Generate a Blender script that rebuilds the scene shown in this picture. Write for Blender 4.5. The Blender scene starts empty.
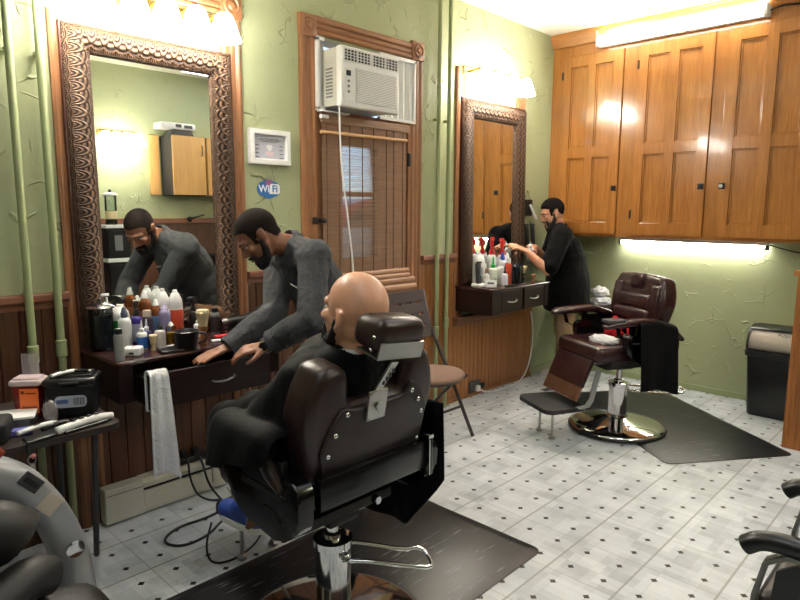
import bpy, bmesh, math, random
from mathutils import Vector, Matrix, noise, Euler
random.seed(7)
C = bpy.context.scene.collection
V3 = Vector
R = math.radians

def lin(c):
    return tuple(((x/255)/12.92 if x/255 <= .04045 else ((x/255+.055)/1.055)**2.4) for x in c)

# ------------------------------------------------------------------ materials
class NT:
    def __init__(s, name):
        s.m = bpy.data.materials.new(name); s.m.use_nodes = True
        s.t = s.m.node_tree; s.b = s.t.nodes['Principled BSDF']
    def n(s, typ, **kw):
        nd = s.t.nodes.new(typ)
        for k, v in kw.items():
            if k in nd.inputs: nd.inputs[k].default_value = v
            else: setattr(nd, k, v)
        return nd
    def l(s, a, b): s.t.links.new(a, b)
    def math(s, op, a, b=None, clamp=False):
        nd = s.t.nodes.new('ShaderNodeMath'); nd.operation = op; nd.use_clamp = clamp
        for i, x in enumerate((a, b)):
            if x is None: continue
            if hasattr(x, 'links'): s.l(x, nd.inputs[i])
            else: nd.inputs[i].default_value = x
        return nd.outputs[0]
    def mix(s, fac, a, b):
        nd = s.t.nodes.new('ShaderNodeMix'); nd.data_type = 'RGBA'
        for i, x in ((0, fac), (6, a), (7, b)):
            if hasattr(x, 'links'): s.l(x, nd.inputs[i])
            elif i == 0: nd.inputs[0].default_value = x
            else: nd.inputs[i].default_value = (*x, 1)
        return nd.outputs[2]
    def obj(s, scale=(1,1,1), rot=(0,0,0), gen=False):
        tc = s.n('ShaderNodeTexCoord'); mp = s.n('ShaderNodeMapping')
        mp.inputs['Scale'].default_value = scale; mp.inputs['Rotation'].default_value = rot
        s.l(tc.outputs['UV' if gen == 'uv' else 'Object'], mp.inputs[0])
        return mp.outputs[0]
    def noise(s, vec, scale=5, detail=3, rough=.5, dist=0):
        nd = s.n('ShaderNodeTexNoise'); s.l(vec, nd.inputs['Vector'])
        nd.inputs['Scale'].default_value = scale; nd.inputs['Detail'].default_value = detail
        nd.inputs['Roughness'].default_value = rough; nd.inputs['Distortion'].default_value = dist
        return nd.outputs['Fac']
    def ramp(s, fac, stops):
        nd = s.n('ShaderNodeValToRGB'); s.l(fac, nd.inputs[0])
        e = nd.color_ramp.elements
        while len(e) < len(stops): e.new(.5)
        for i, (p, c) in enumerate(stops):
            e[i].position = p; e[i].color = (*(c if len(c) == 3 else c), 1)
        return nd.outputs[0]
    def bump(s, h, strength=.3, dist=.01):
        nd = s.n('ShaderNodeBump'); nd.inputs['Strength'].default_value = strength
        nd.inputs['Distance'].default_value = dist
        s.l(h, nd.inputs['Height']); s.l(nd.outputs[0], s.b.inputs['Normal'])
    def col(s, x):
        if hasattr(x, 'links'): s.l(x, s.b.inputs['Base Color'])
        else: s.b.inputs['Base Color'].default_value = (*x, 1)
    def set(s, **kw):
        for k, v in kw.items(): s.b.inputs[k.replace('_', ' ')].default_value = v
        return s

def m_plain(name, rgb, rough=.5, metal=0, var=.12, scale=30, bump=0, spec=.5, coat=0):
    """paint / plastic / metal: a base colour with a faint mottling"""
    t = NT(name); v = t.obj()
    n = t.noise(v, scale, 3)
    c = lin(rgb)
    t.col(t.mix(n, tuple(x*(1-var) for x in c), tuple(min(1, x*(1+var)) for x in c)))
    t.set(Roughness=rough, Metallic=metal, Coat_Weight=coat)
    t.b.inputs['Specular IOR Level'].default_value = spec
    if bump: t.bump(n, bump, .004)
    return t.m

def m_wood(name, dark, light, axis='Z', rough=.35, scale=1.0, coat=0, ring=.5, spec=.5):
    t = NT(name)
    sc = {'X': (1.2, 22, 22), 'Y': (22, 1.2, 22), 'Z': (22, 22, 1.2)}[axis]
    v = t.obj(tuple(x*scale for x in sc))
    a = t.noise(v, 1.0, 5, .6, .6)
    v2 = t.obj(tuple(x*scale*4 for x in sc))
    b = t.noise(v2, 1.2, 3, .6)
    f = t.math('ADD', t.math('MULTIPLY', a, 1-ring), t.math('MULTIPLY', b, ring))
    t.col(t.ramp(f, [(.30, lin(dark)), (.70, lin(light))]))
    t.set(Roughness=rough, Coat_Weight=coat, Coat_Roughness=.08)
    t.b.inputs['Specular IOR Level'].default_value = spec
    t.bump(f, .12, .003)
    return t.m

def m_leather(name, rgb, rough=.33):
    t = NT(name); v = t.obj()
    vo = t.n('ShaderNodeTexVoronoi'); vo.inputs['Scale'].default_value = 260; t.l(v, vo.inputs['Vector'])
    n = t.noise(v, 9, 3)
    c = lin(rgb)
    t.col(t.mix(n, tuple(x*.75 for x in c), tuple(x*1.25 for x in c)))
    h = t.math('ADD', t.math('MULTIPLY', vo.outputs['Distance'], .25), t.math('MULTIPLY', n, 1.0))
    t.bump(h, .18, .006); t.set(Roughness=rough)
    return t.m

def m_fabric(name, rgb, weave=350, rough=.9, var=.25, fold=.5, foldscale=9):
    t = NT(name); v = t.obj()
    n = t.noise(v, foldscale, 4, .6, 1.2); w = t.noise(v, weave, 2)
    c = lin(rgb)
    f = t.math('ADD', t.math('MULTIPLY', n, .5), t.math('MULTIPLY', w, .5))
    t.col(t.mix(f, tuple(x*(1-var) for x in c), tuple(x*(1+var) for x in c)))
    t.bump(t.math('ADD', n, t.math('MULTIPLY', w, .06)), fold, .02)
    t.set(Roughness=rough); t.b.inputs['Specular IOR Level'].default_value = .08
    t.b.inputs['Sheen Weight'].default_value = .03
    return t.m

def m_emit(name, rgb, strength):
    t = NT(name); t.col(lin(rgb))
    t.b.inputs['Emission Color'].default_value = (*lin(rgb), 1)
    t.b.inputs['Emission Strength'].default_value = strength
    return t.m

def m_glass(name, rgb=(255,255,255), rough=.05, alpha=.25):
    """thin clear plastic or glass: mostly see-through with a sharp gloss"""
    t = NT(name); c = lin(rgb); t.col(c); t.set(Roughness=rough, Alpha=alpha)
    return t.m
def m_clear(name, rgb=(230,238,240), rough=.03):
    """clear glass: see-through with a Fresnel gloss"""
    t = NT(name); out = t.t.nodes['Material Output']
    fr = t.n('ShaderNodeFresnel'); fr.inputs[0].default_value = 1.45
    tr = t.n('ShaderNodeBsdfTransparent'); tr.inputs[0].default_value = (*lin(rgb), 1)
    gl = t.n('ShaderNodeBsdfGlossy'); gl.inputs['Roughness'].default_value = rough
    mx = t.n('ShaderNodeMixShader'); t.l(fr.outputs[0], mx.inputs[0]); t.l(tr.outputs[0], mx.inputs[1]); t.l(gl.outputs[0], mx.inputs[2])
    t.l(mx.outputs[0], out.inputs[0]); return t.m

def m_skin(name, rgb, rough=.5):
    t = NT(name); v = t.obj(); n = t.noise(v, 14, 4); p = t.noise(v, 160, 2)
    c = lin(rgb)
    t.col(t.mix(n, (c[0]*.84, c[1]*.78, c[2]*.76), (min(1, c[0]*1.12), c[1]*1.1, c[2]*1.1)))
    t.bump(p, .08, .002); t.set(Roughness=rough)
    t.b.inputs['Subsurface Weight'].default_value = .08
    t.b.inputs['Subsurface Radius'].default_value = (.01, .004, .002)
    return t.m

# ------------------------------------------------------------------ object tree
WORLD = {}                       # object name -> world matrix (known without a depsgraph)
def tag(o, label=None, cat=None, group=None, kind=None):
    if label: o['label'] = label
    if cat: o['category'] = cat
    if group: o['group'] = group
    if kind: o['kind'] = kind
    return o

def thing(name, label, cat, loc=(0,0,0), rz=0, group=None):
    o = bpy.data.objects.new(name, None); C.objects.link(o)
    o.empty_display_size = .05
    o.location = loc; o.rotation_euler = (0, 0, rz)
    WORLD[o.name] = Matrix.Translation(V3(loc)) @ Matrix.Rotation(rz, 4, 'Z')
    return tag(o, label, cat, group)

def copy_tree(o, parent=None):
    c = o.copy(); C.objects.link(c)
    if parent: c.parent = parent
    for ch in list(o.children): copy_tree(ch, c)
    return c

def root_of(o):
    while o.parent: o = o.parent
    return o

class MB:
    """collects shapes, then links them as ONE mesh object"""
    def __init__(s): s.bm = bmesh.new(); s.uv = None
    def _xf(s, vs, M):
        for v in vs: v.co = M @ v.co
        return s
    def box(s, c, size, bev=0, rot=None, seg=2):
        r = bmesh.ops.create_cube(s.bm, size=1); vs = r['verts']
        for v in vs: v.co = V3((v.co.x*size[0], v.co.y*size[1], v.co.z*size[2]))
        if bev:
            es = list({e for v in vs for e in v.link_edges})
            rb = bmesh.ops.bevel(s.bm, geom=es, offset=min(bev, min(size)*.49), segments=seg, profile=.5, affect='EDGES')
            vs = list({v for f in rb['faces'] for v in f.verts} | {v for v in vs if v.is_valid})
        M = Matrix.Translation(V3(c)) @ (rot.to_4x4() if rot is not None else Matrix())
        return s._xf(vs, M)
    def bb(s, lo, hi, bev=0, seg=2):
        lo = V3(lo); hi = V3(hi)
        return s.box((lo+hi)/2, hi-lo, bev, None, seg)
    def ball(s, c, r, rot=None, seg=20, rings=12):
        if not hasattr(r, '__len__'): r = (r, r, r)
        vs = bmesh.ops.create_uvsphere(s.bm, u_segments=seg, v_segments=rings, radius=1)['verts']
        M = Matrix.Translation(V3(c)) @ (rot.to_4x4() if rot is not None else Matrix()) @ Matrix.Diagonal((*r, 1))
        return s._xf(vs, M)
    def cone(s, p0, p1, r0, r1=None, seg=16, caps=True):
        if r1 is None: r1 = r0
        p0 = V3(p0); p1 = V3(p1); d = p1-p0; L = d.length
        if L < 1e-6: return s
        q = d.to_track_quat('Z', 'Y').to_matrix()
        rings = []
        for p, r in ((p0, r0), (p1, r1)):
            rings.append([s.bm.verts.new(p + q @ V3((math.cos(2*math.pi*i/seg)*r, math.sin(2*math.pi*i/seg)*r, 0))) for i in range(seg)])
        for i in range(seg):
            j = (i+1) % seg
            s.bm.faces.new((rings[0][i], rings[0][j], rings[1][j], rings[1][i]))
        if caps:
            s.bm.faces.new(rings[0][::-1]); s.bm.faces.new(rings[1])
        return s
    def pill(s, p0, p1, r0, r1=None, seg=14):
        """round cone: closed tapering capsule"""
        if r1 is None: r1 = r0
        p0 = V3(p0); p1 = V3(p1); d = p1-p0
        if d.length < 1e-5: return s.ball(p0, r0, seg=seg, rings=8)
        q = d.to_track_quat('Z', 'Y').to_matrix(); L = d.length; prof = []
        for i in range(5):
            a = math.pi/2*i/5; prof.append((r0*math.sin(a), -r0*math.cos(a)))
        prof.append((r0, 0)); prof.append((r1, L))
        for i in range(1, 6):
            a = math.pi/2*i/5; prof.append((r1*math.cos(a), L+r1*math.sin(a)))
        prof[0] = (0, -r0); prof[-1] = (0, L+r1)
        return s.lathe(prof, p0, q, seg)
    def lathe(s, prof, c=(0,0,0), rot=None, seg=24, sx=1, sy=1):
        """prof: (radius, height); spun about local Z"""
        rot = rot if rot is not None else Matrix.Identity(3); c = V3(c); rings = []
        for r, h in prof:
            if r < 1e-6: rings.append([s.bm.verts.new(c + rot @ V3((0, 0, h)))])
            else: rings.append([s.bm.verts.new(c + rot @ V3((math.cos(2*math.pi*i/seg)*r*sx, math.sin(2*math.pi*i/seg)*r*sy, h))) for i in range(seg)])
        for a, b in zip(rings, rings[1:]):
            for i in range(seg):
                j = (i+1) % seg
                if len(a) == 1 and len(b) == 1: break
                if len(a) == 1: s.bm.faces.new((a[0], b[j], b[i]))
                elif len(b) == 1: s.bm.faces.new((a[i], a[j], b[0]))
                else: s.bm.faces.new((a[i], a[j], b[j], b[i]))
        return s
    def tube(s, pts, r, seg=8, caps=True, smooth=0):
        pts = [V3(p) for p in pts]
        for _ in range(smooth):       # Chaikin
            q = [pts[0]]
            for a, b in zip(pts, pts[1:]): q += [a*.75+b*.25, a*.25+b*.75]
            pts = q + [pts[-1]]
        n = len(pts); rr = r if hasattr(r, '__len__') else [r]*n
        if len(rr) != n: rr = [rr[0] + (rr[-1]-rr[0])*i/(n-1) for i in range(n)]
        t0 = (pts[1]-pts[0]).normalized(); up = V3((0,0,1)) if abs(t0.z) < .9 else V3((1,0,0))
        x = t0.cross(up).normalized(); rings = []
        for i, p in enumerate(pts):
            t = (pts[min(i+1, n-1)]-pts[max(i-1, 0)]).normalized()
            x = (x - t*x.dot(t)).normalized(); y = t.cross(x)
            rings.append([s.bm.verts.new(p + (x*math.cos(2*math.pi*k/seg)+y*math.sin(2*math.pi*k/seg))*rr[i]) for k in range(seg)])
        for a, b in zip(rings, rings[1:]):
            for k in range(seg):
                j = (k+1) % seg; s.bm.faces.new((a[k], a[j], b[j], b[k]))
        if caps: s.bm.faces.new(rings[0][::-1]); s.bm.faces.new(rings[-1])
        return s
    def band(s, pts, w, t, wdir):
        """flat bar: sweeps a w x t section along pts; wdir = direction of its width"""
        pts = [V3(p) for p in pts]; wd = V3(wdir).normalized(); n = len(pts); rings = []
        for i, p in enumerate(pts):
            tg = (pts[min(i+1, n-1)]-pts[max(i-1, 0)]).normalized()
            nn = tg.cross(wd).normalized()
            rings.append([s.bm.verts.new(p + wd*a*w/2 + nn*b*t/2) for a, b in ((-1,-1),(1,-1),(1,1),(-1,1))])
        for a, b in zip(rings, rings[1:]):
            for k in range(4):
                j = (k+1) % 4; s.bm.faces.new((a[k], a[j], b[j], b[k]))
        s.bm.faces.new(rings[0][::-1]); s.bm.faces.new(rings[-1])
        return s
    def prism(s, poly, axis, a, b):
        """polygon (2-D, in the two other axes, in order xyz) extruded from a to b along axis"""
        def mk(p, h):
            return V3({'x': (h, p[0], p[1]), 'y': (p[0], h, p[1]), 'z': (p[0], p[1], h)}[axis])
        A = [s.bm.verts.new(mk(p, a)) for p in poly]; B = [s.bm.verts.new(mk(p, b)) for p in poly]
        n = len(poly)
        s.bm.faces.new(A[::-1]); s.bm.faces.new(B)
        for i in range(n):
            j = (i+1) % n; s.bm.faces.new((A[i], A[j], B[j], B[i]))
        return s
    def grid(s, f, nu, nv, closeu=False):
        vs = [[s.bm.verts.new(V3(f(u/(nu-1) if not closeu else u/nu, v/(nv-1)))) for v in range(nv)] for u in range(nu)]
        for u in range(nu if closeu else nu-1):
            for v in range(nv-1):
                w = (u+1) % nu
                s.bm.faces.new((vs[u][v], vs[w][v], vs[w][v+1], vs[u][v+1]))
        return s
    def mirror_frame(s, x0, x1, z0, z1, prof, y):
        """picture-frame moulding in the XZ plane with mitred corners; prof: (inward, outward-to-room)"""
        uvl = s.bm.loops.layers.uv.verify()
        cs = [(x0, z0, 1, 1), (x1, z0, -1, 1), (x1, z1, -1, -1), (x0, z1, 1, -1)]
        rings = []
        for X, Z, sx, sz in cs:
            rings.append([s.bm.verts.new((X+sx*i, y-o, Z+sz*i)) for i, o in prof])
        for k in range(4):
            a = rings[k]; b = rings[(k+1) % 4]
            L0 = (V3(a[0].co)-V3(b[0].co)).length
            for i in range(len(prof)-1):
                f = s.bm.faces.new((a[i], b[i], b[i+1], a[i+1]))
                ins = (prof[i][0], prof[i+1][0])
                uv = ((ins[0], i), (L0-ins[0], i), (L0-ins[1], i+1), (ins[1], i+1))
                for lp, (uu, vv) in zip(f.loops, uv): lp[uvl].uv = (uu, vv/(len(prof)-1))
        return s
    def subdiv(s, cuts=1):
        bmesh.ops.subdivide_edges(s.bm, edges=s.bm.edges[:], cuts=cuts, use_grid_fill=True); return s
    def wobble(s, amp, scale, z=1):
        s.bm.normal_update()
        for v in s.bm.verts:
            v.co += v.normal * noise.noise(v.co*scale)*amp
        return s
    def build(s, name, mat, parent=None, smooth=None, local=False, mods=None, label=None, base=True):
        me = bpy.data.meshes.new(name)
        bmesh.ops.recalc_face_normals(s.bm, faces=s.bm.faces[:])
        W = Matrix()
        if parent is not None:
            W = Matrix() if local else WORLD[parent.name]
        elif base and not local:
            xs = [v.co for v in s.bm.verts]
            lo = V3((min(p.x for p in xs), min(p.y for p in xs), min(p.z for p in xs)))
            hi = V3((max(p.x for p in xs), max(p.y for p in xs), max(p.z for p in xs)))
            W = Matrix.Translation(V3(((lo.x+hi.x)/2, (lo.y+hi.y)/2, lo.z)))
        Wi = W.inverted()
        for v in s.bm.verts: v.co = Wi @ v.co
        s.bm.to_mesh(me); s.bm.free()
        o = bpy.data.objects.new(name, me); C.objects.link(o)
        if isinstance(mat, (list, tuple)):
            for m in mat: me.materials.append(m)
        else: me.materials.append(mat)
        if parent is not None:
            o.parent = parent; WORLD[o.name] = WORLD[parent.name].copy()
        else:
            o.matrix_world = W; o.location = W.translation; WORLD[o.name] = W
        if smooth:
            for p in me.polygons: p.use_smooth = True
            if smooth is not True: me.set_sharp_from_angle(angle=R(smooth))
        if label: o['label'] = label
        return o

def bake(o, mods):
    """apply modifiers to a mesh object"""
    for typ, kw in mods:
        m = o.modifiers.new(typ, typ)
        for k, v in kw.items(): setattr(m, k, v)
    dg = bpy.context.evaluated_depsgraph_get()
    me = bpy.data.meshes.new_from_object(o.evaluated_get(dg), depsgraph=dg)
    old = o.data; o.modifiers.clear(); o.data = me; me.name = old.name
    bpy.data.meshes.remove(old)
    return o

def voxel(o, size, it=3, fac=.5):
    bake(o, [('REMESH', dict(mode='VOXEL', voxel_size=size, use_smooth_shade=True)),
             ('SMOOTH', dict(factor=fac, iterations=it))])
    for p in o.data.polygons: p.use_smooth = True
    return o

def crumple(o, amp, scale, stretch=(1,1,1), seed=0):
    me = o.data; me.update()
    ns = [v.normal.copy() for v in me.vertices]
    for v, n in zip(me.vertices, ns):
        p = V3((v.co.x*stretch[0], v.co.y*stretch[1], v.co.z*stretch[2]))*scale + V3((seed, seed*2, 0))
        v.co += n*(noise.noise(p)*amp + noise.noise(p*2.3)*amp*.45)
    me.update()

def struct(o, label=None):
    o['kind'] = 'structure'
    if label: o['label'] = label
    return o

def text(name, body, size, mat, parent, M, extrude=.0006, align='CENTER', bold=0):
    cu = bpy.data.curves.new(name, 'FONT'); cu.body = body; cu.size = size; cu.extrude = extrude
    cu.align_x = align; cu.align_y = 'CENTER'; cu.offset = bold
    t = bpy.data.objects.new(name, cu); C.objects.link(t)
    dg = bpy.context.evaluated_depsgraph_get()
    me = bpy.data.meshes.new_from_object(t.evaluated_get(dg), depsgraph=dg)
    bpy.data.objects.remove(t)
    W = WORLD[parent.name] if parent is not None else Matrix()
    me.transform(W.inverted() @ M)
    o = bpy.data.objects.new(name, me); C.objects.link(o); me.materials.clear(); me.materials.append(mat)
    if parent is not None: o.parent = parent; WORLD[o.name] = W.copy()
    return o
def facing(origin, right, up):
    """matrix whose local x = right, y = up"""
    r = V3(right).normalized(); u = V3(up).normalized(); n = r.cross(u)
    return Matrix(((r.x, u.x, n.x, origin[0]), (r.y, u.y, n.y, origin[1]), (r.z, u.z, n.z, origin[2]), (0,0,0,1)))

def rounded(poly, r=.02, k=3):
    """round the corners of a 2-D polygon"""
    out = []; n = len(poly)
    for i in range(n):
        p = V3(poly[i]).to_2d() if len(poly[i]) > 2 else V3((*poly[i], 0)).to_2d()
        a = V3((*poly[i-1], 0)).to_2d(); b = V3((*poly[(i+1) % n], 0)).to_2d()
        d0 = (a-p); d1 = (b-p); q = min(r, d0.length*.45, d1.length*.45)
        s0 = p + d0.normalized()*q; s1 = p + d1.normalized()*q
        for j in range(k+1):
            t = j/k; out.append(tuple((1-t)**2*s0 + 2*t*(1-t)*p + t*t*s1))
    return out

# ------------------------------------------------------------------ room materials
def m_plaster():
    t = NT('green_plaster'); v = t.obj()
    n1 = t.noise(v, 1.7, 4, .6); n2 = t.noise(v, 22, 3)
    base = t.mix(n1, lin((156,163,126)), lin((169,176,139)))
    t.col(base)
    # sparse curved trowel ridges
    dist = t.n('ShaderNodeTexNoise'); dist.inputs['Scale'].default_value = 5; t.l(v, dist.inputs['Vector'])
    vm = t.n('ShaderNodeVectorMath', operation='MULTIPLY_ADD')
    t.l(dist.outputs['Color'], vm.inputs[0]); vm.inputs[1].default_value = (.25,.25,.25); t.l(v, vm.inputs[2])
    vo = t.n('ShaderNodeTexVoronoi', feature='DISTANCE_TO_EDGE'); vo.inputs['Scale'].default_value = 5.5
    t.l(vm.outputs[0], vo.inputs['Vector'])
    line = t.math('SUBTRACT', 1, t.math('MULTIPLY', vo.outputs['Distance'], 26), True)
    mask = t.math('MULTIPLY', t.math('SUBTRACT', t.noise(v, 6.5, 2), .53), 9, True)
    h = t.math('ADD', t.math('MULTIPLY', t.math('MULTIPLY', line, mask), 1.0), t.math('MULTIPLY', n2, .22))
    t.bump(h, .75, .013); t.set(Roughness=.42)
    t.b.inputs['Specular IOR Level'].default_value = .35
    return t.m

def m_floor():
    """sheet vinyl: 12 inch tiles, pale blocks, small dark diamonds at the quarter points"""
    T = .3048; t = NT('checked_vinyl')
    tc = t.n('ShaderNodeTexCoord'); mp = t.n('ShaderNodeMapping')
    mp.inputs['Scale'].default_value = (1/T, 1/T, 1); mp.inputs['Location'].default_value = (-2.5745/T+40, -1.2794/T+40, 0)
    t.l(tc.outputs['Object'], mp.inputs[0])
    sep = t.n('ShaderNodeSeparateXYZ'); t.l(mp.outputs[0], sep.inputs[0])
    u, w = sep.outputs[0], sep.outputs[1]
    def edge(x, mul, off):   # distance to the nearest line of a family, in tiles
        f = t.math('FRACT', t.math('ADD', t.math('MULTIPLY', x, mul), off))
        return t.math('DIVIDE', t.math('SUBTRACT', .5, t.math('ABSOLUTE', t.math('SUBTRACT', f, .5))), mul)
    def line(d, wd): return t.math('LESS_THAN', d, wd)
    g1 = line(edge(w, 1, 0), .016); g2 = line(edge(u, 1, 0), .010)
    q1 = line(edge(u, 2, .5), .007); q2 = line(edge(w, 2, .5), .007)
    # block tints
    cell = t.n('ShaderNodeVectorMath', operation='SNAP'); sc = t.n('ShaderNodeVectorMath', operation='ADD')
    t.l(mp.outputs[0], sc.inputs[0]); sc.inputs[1].default_value = (.125, .125, 0)
    t.l(sc.outputs[0], cell.inputs[0]); cell.inputs[1].default_value = (.25, .5, 1)
    wn = t.n('ShaderNodeTexWhiteNoise', noise_dimensions='2D'); t.l(cell.outputs[0], wn.inputs['Vector'])
    cell2 = t.n('ShaderNodeVectorMath', operation='SNAP'); t.l(mp.outputs[0], cell2.inputs[0]); cell2.inputs[1].default_value = (.5, .25, 1)
    wn2 = t.n('ShaderNodeTexWhiteNoise', noise_dimensions='2D'); t.l(cell2.outputs[0], wn2.inputs['Vector'])
    v = t.obj(); n = t.noise(v, 9, 4, .6); big = t.noise(v, 1.1, 2)
    f = t.math('ADD', t.math('MULTIPLY', wn.outputs['Value'], .3), t.math('ADD', t.math('MULTIPLY', wn2.outputs['Value'], .25), t.math('MULTIPLY', n, .5)))
    c = t.ramp(f, [(.22, lin((166,172,178))), (.52, lin((196,201,206))), (.82, lin((214,218,222)))])
    c = t.mix(t.math('MULTIPLY', t.math('MAXIMUM', q1, q2), .22), c, lin((150,150,146)))
    c = t.mix(t.math('MULTIPLY', g2, .45), c, lin((140,140,136)))
    c = t.mix(t.math('MULTIPLY', g1, .75), c, lin((140,140,136)))
    a = edge(u, 2, 0); b = edge(w, 2, 0)
    a = t.math('SUBTRACT', .25, a); b = t.math('SUBTRACT', .25, b)
    dia = t.math('LESS_THAN', t.math('ADD', a, b), .052)
    c = t.mix(dia, c, lin((26,25,26)))
    t.col(c)
    t.set(Roughness=.36); t.b.inputs['Specular IOR Level'].default_value = .4
    t.bump(t.math('ADD', t.math('MULTIPLY', n, .4), t.math('MULTIPLY', t.math('MAXIMUM', g1, g2), -.6)), .10, .003)
    return t.m

M = {}
M['plaster'] = m_plaster()
M['floor'] = m_floor()
M['ceiling'] = m_plain('ceiling_paint', (232,228,212), .8, var=.03)
M['board_dark'] = m_wood('wainscot_dark', (54,31,19), (102,63,40), 'Z', .4)  # dark brown boards, colour lowered further for the dimness under the counter
M['board'] = m_wood('wainscot_brown', (118,74,38), (166,110,62), 'Z', .4)
M['rail'] = m_wood('rail_reddish', (98,58,42), (144,94,70), 'X', .4)
M['casing'] = m_wood('casing_brown', (108,68,42), (162,112,74), 'Z', .38)
M['casing_h'] = m_wood('casing_brown_h', (108,68,42), (162,112,74), 'X', .38)
M['oak'] = m_wood('oak_door', (134,84,36), (174,116,56), 'Z', .22, coat=.55, ring=.6)
M['oak_h'] = m_wood('oak_rail', (134,84,36), (174,116,56), 'Y', .22, coat=.55, ring=.6)
M['oakframe'] = m_wood('oak_frame', (130,80,34), (168,112,54), 'Z', .22, coat=.35)
M['post'] = m_wood('post_oak', (112,64,24), (170,108,52), 'Z', .4)
M['espresso'] = m_wood('espresso', (18,8,9), (38,18,18), 'X', .42, spec=.3)
M['espresso_top'] = m_wood('espresso_top', (42,21,22), (66,36,37), 'X', .25, coat=.3)
M['pipe'] = m_plain('pipe_green', (146,156,114), .35, var=.05)
M['white'] = m_plain('white_plastic', (226,226,224), .4, var=.03)
M['offwhite'] = m_plain('offwhite_metal', (196,196,184), .4, var=.1, scale=12)
M['grime'] = m_plain('grimy_metal', (120,118,108), .6, var=.35, scale=18)
M['black'] = m_plain('black_plastic', (18,18,20), .32, var=.2)
M['blackmat'] = m_plain('black_matte', (14,14,16), .7, var=.2)
M['grey'] = m_plain('grey_plastic', (120,122,124), .4, var=.08)
M['dgrey'] = m_plain('dark_grey_plastic', (58,58,62), .45, var=.1)
M['chrome'] = m_plain('chrome', (214,214,216), .08, metal=1, var=.02)
M['steel'] = m_plain('brushed_steel', (176,176,174), .32, metal=1, var=.08, scale=60)
M['iron'] = m_plain('dark_iron', (40,36,34), .5, metal=.6, var=.2)
M['brass'] = m_plain('brass', (190,150,80), .25, metal=1, var=.05)
M['silver'] = NT('mirror_silver').set(Metallic=1, Roughness=.012).m
M['silver'].node_tree.nodes['Principled BSDF'].inputs['Base Color'].default_value = (.83,.86,.83,1)
M['paper'] = m_plain('paper', (232,232,230), .8, var=.03)
M['towel'] = m_fabric('white_towel', (222,222,226), 420, .95, .12, .9, 14)

X0, X1, YB, YF, H = -2.4, 5.57, 3.08, -.9, 3.1
# floor, ceiling, walls
struct(MB().bb((X0, YF, -.08), (X1, YB, 0)).build('floor', M['floor'], base=False))
struct(MB().bb((X0, YF, H), (X1, YB, H+.1)).build('ceiling', M['ceiling'], base=False))
DX0, DX1, DZ = 2.44, 3.29, 2.57        # opening with the door below and the air conditioner above
wb = MB().bb((X0, YB, -.08), (DX0, YB+.14, H+.1)).bb((DX1, YB, -.08), (X1+.14, YB+.14, H+.1)).bb((DX0, YB, DZ), (DX1, YB+.14, H+.1))
struct(wb.build('wall_back', M['plaster'], base=False))
struct(MB().bb((X1, YF, -.08), (X1+.14, YB, H+.1)).build('wall_right', M['plaster'], base=False))
struct(MB().bb((X0-.14, YF, -.08), (X0, YB+.14, H+.1)).build('wall_left', M['plaster'], base=False))
struct(MB().bb((X0-.14, YF-.14, -.08), (X1+.14, YF, H+.1)).build('wall_front', M['plaster'], base=False))

def boards(x0, x1, z0, z1, y, step, name, mat, depth=.007):
    """beadboard panelling: one continuous surface with V grooves, on a backing"""
    m = MB(); n = max(1, round((x1-x0)/step)); st = (x1-x0)/n; prof = []
    for i in range(n):
        a = x0+i*st; prof += [(a, y+depth), (a+.005, y), (a+st*.5, y-.0015), (a+st-.005, y)]
    prof.append((x1, y+depth))
    m.prism(prof + [(x1, YB+.002), (x0, YB+.002)], 'z', z0, z1)
    return struct(m.build(name, mat))
boards(X0, 1.03, .0, 1.12, 3.062, .085, 'trim_1', M['board_dark'])
boards(1.03, 2.33, .0, 1.12, 3.0625, .085, 'trim_2', M['board_dark'])
boards(3.40, 3.80, .0, 1.17, 3.062, .055, 'trim_3', M['board'])
boards(3.80, 4.97, .0, .66, 3.062, .055, 'trim_4', M['board'])

def rail(x0, x1, z, name, mat=None, d=.05):
    y = YB-d
    prof = [(YB, z), (y+.004, z), (y, z-.006), (y, z-.03), (y+.006, z-.038), (y+.02, z-.046), (y+.028, z-.07), (YB, z-.075)]
    return struct(MB().prism(prof, 'x', x0, x1).build(name, mat or M['rail'], smooth=30))
rail(X0, .975, 1.168, 'trim_5'); rail(1.925, 2.325, 1.195, 'trim_6'); rail(3.405, 3.80, 1.212, 'trim_7')
rail(3.79, 4.60, .70, 'trim_8', d=.075)
struct(MB().bb((4.97, 3.066, 0), (5.57, YB, .07), .004).build('baseboard_back', M['plaster']))
struct(MB().bb((5.556, 1.0, 0), (5.57, YB-.014, .05), .004).build('baseboard_right', M['pipe']))
# little shoe moulding under the panelling
struct(MB().bb((3.40, 3.045, 0), (4.97, 3.066, .022), .004).build('trim_9', M['board']))

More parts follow.
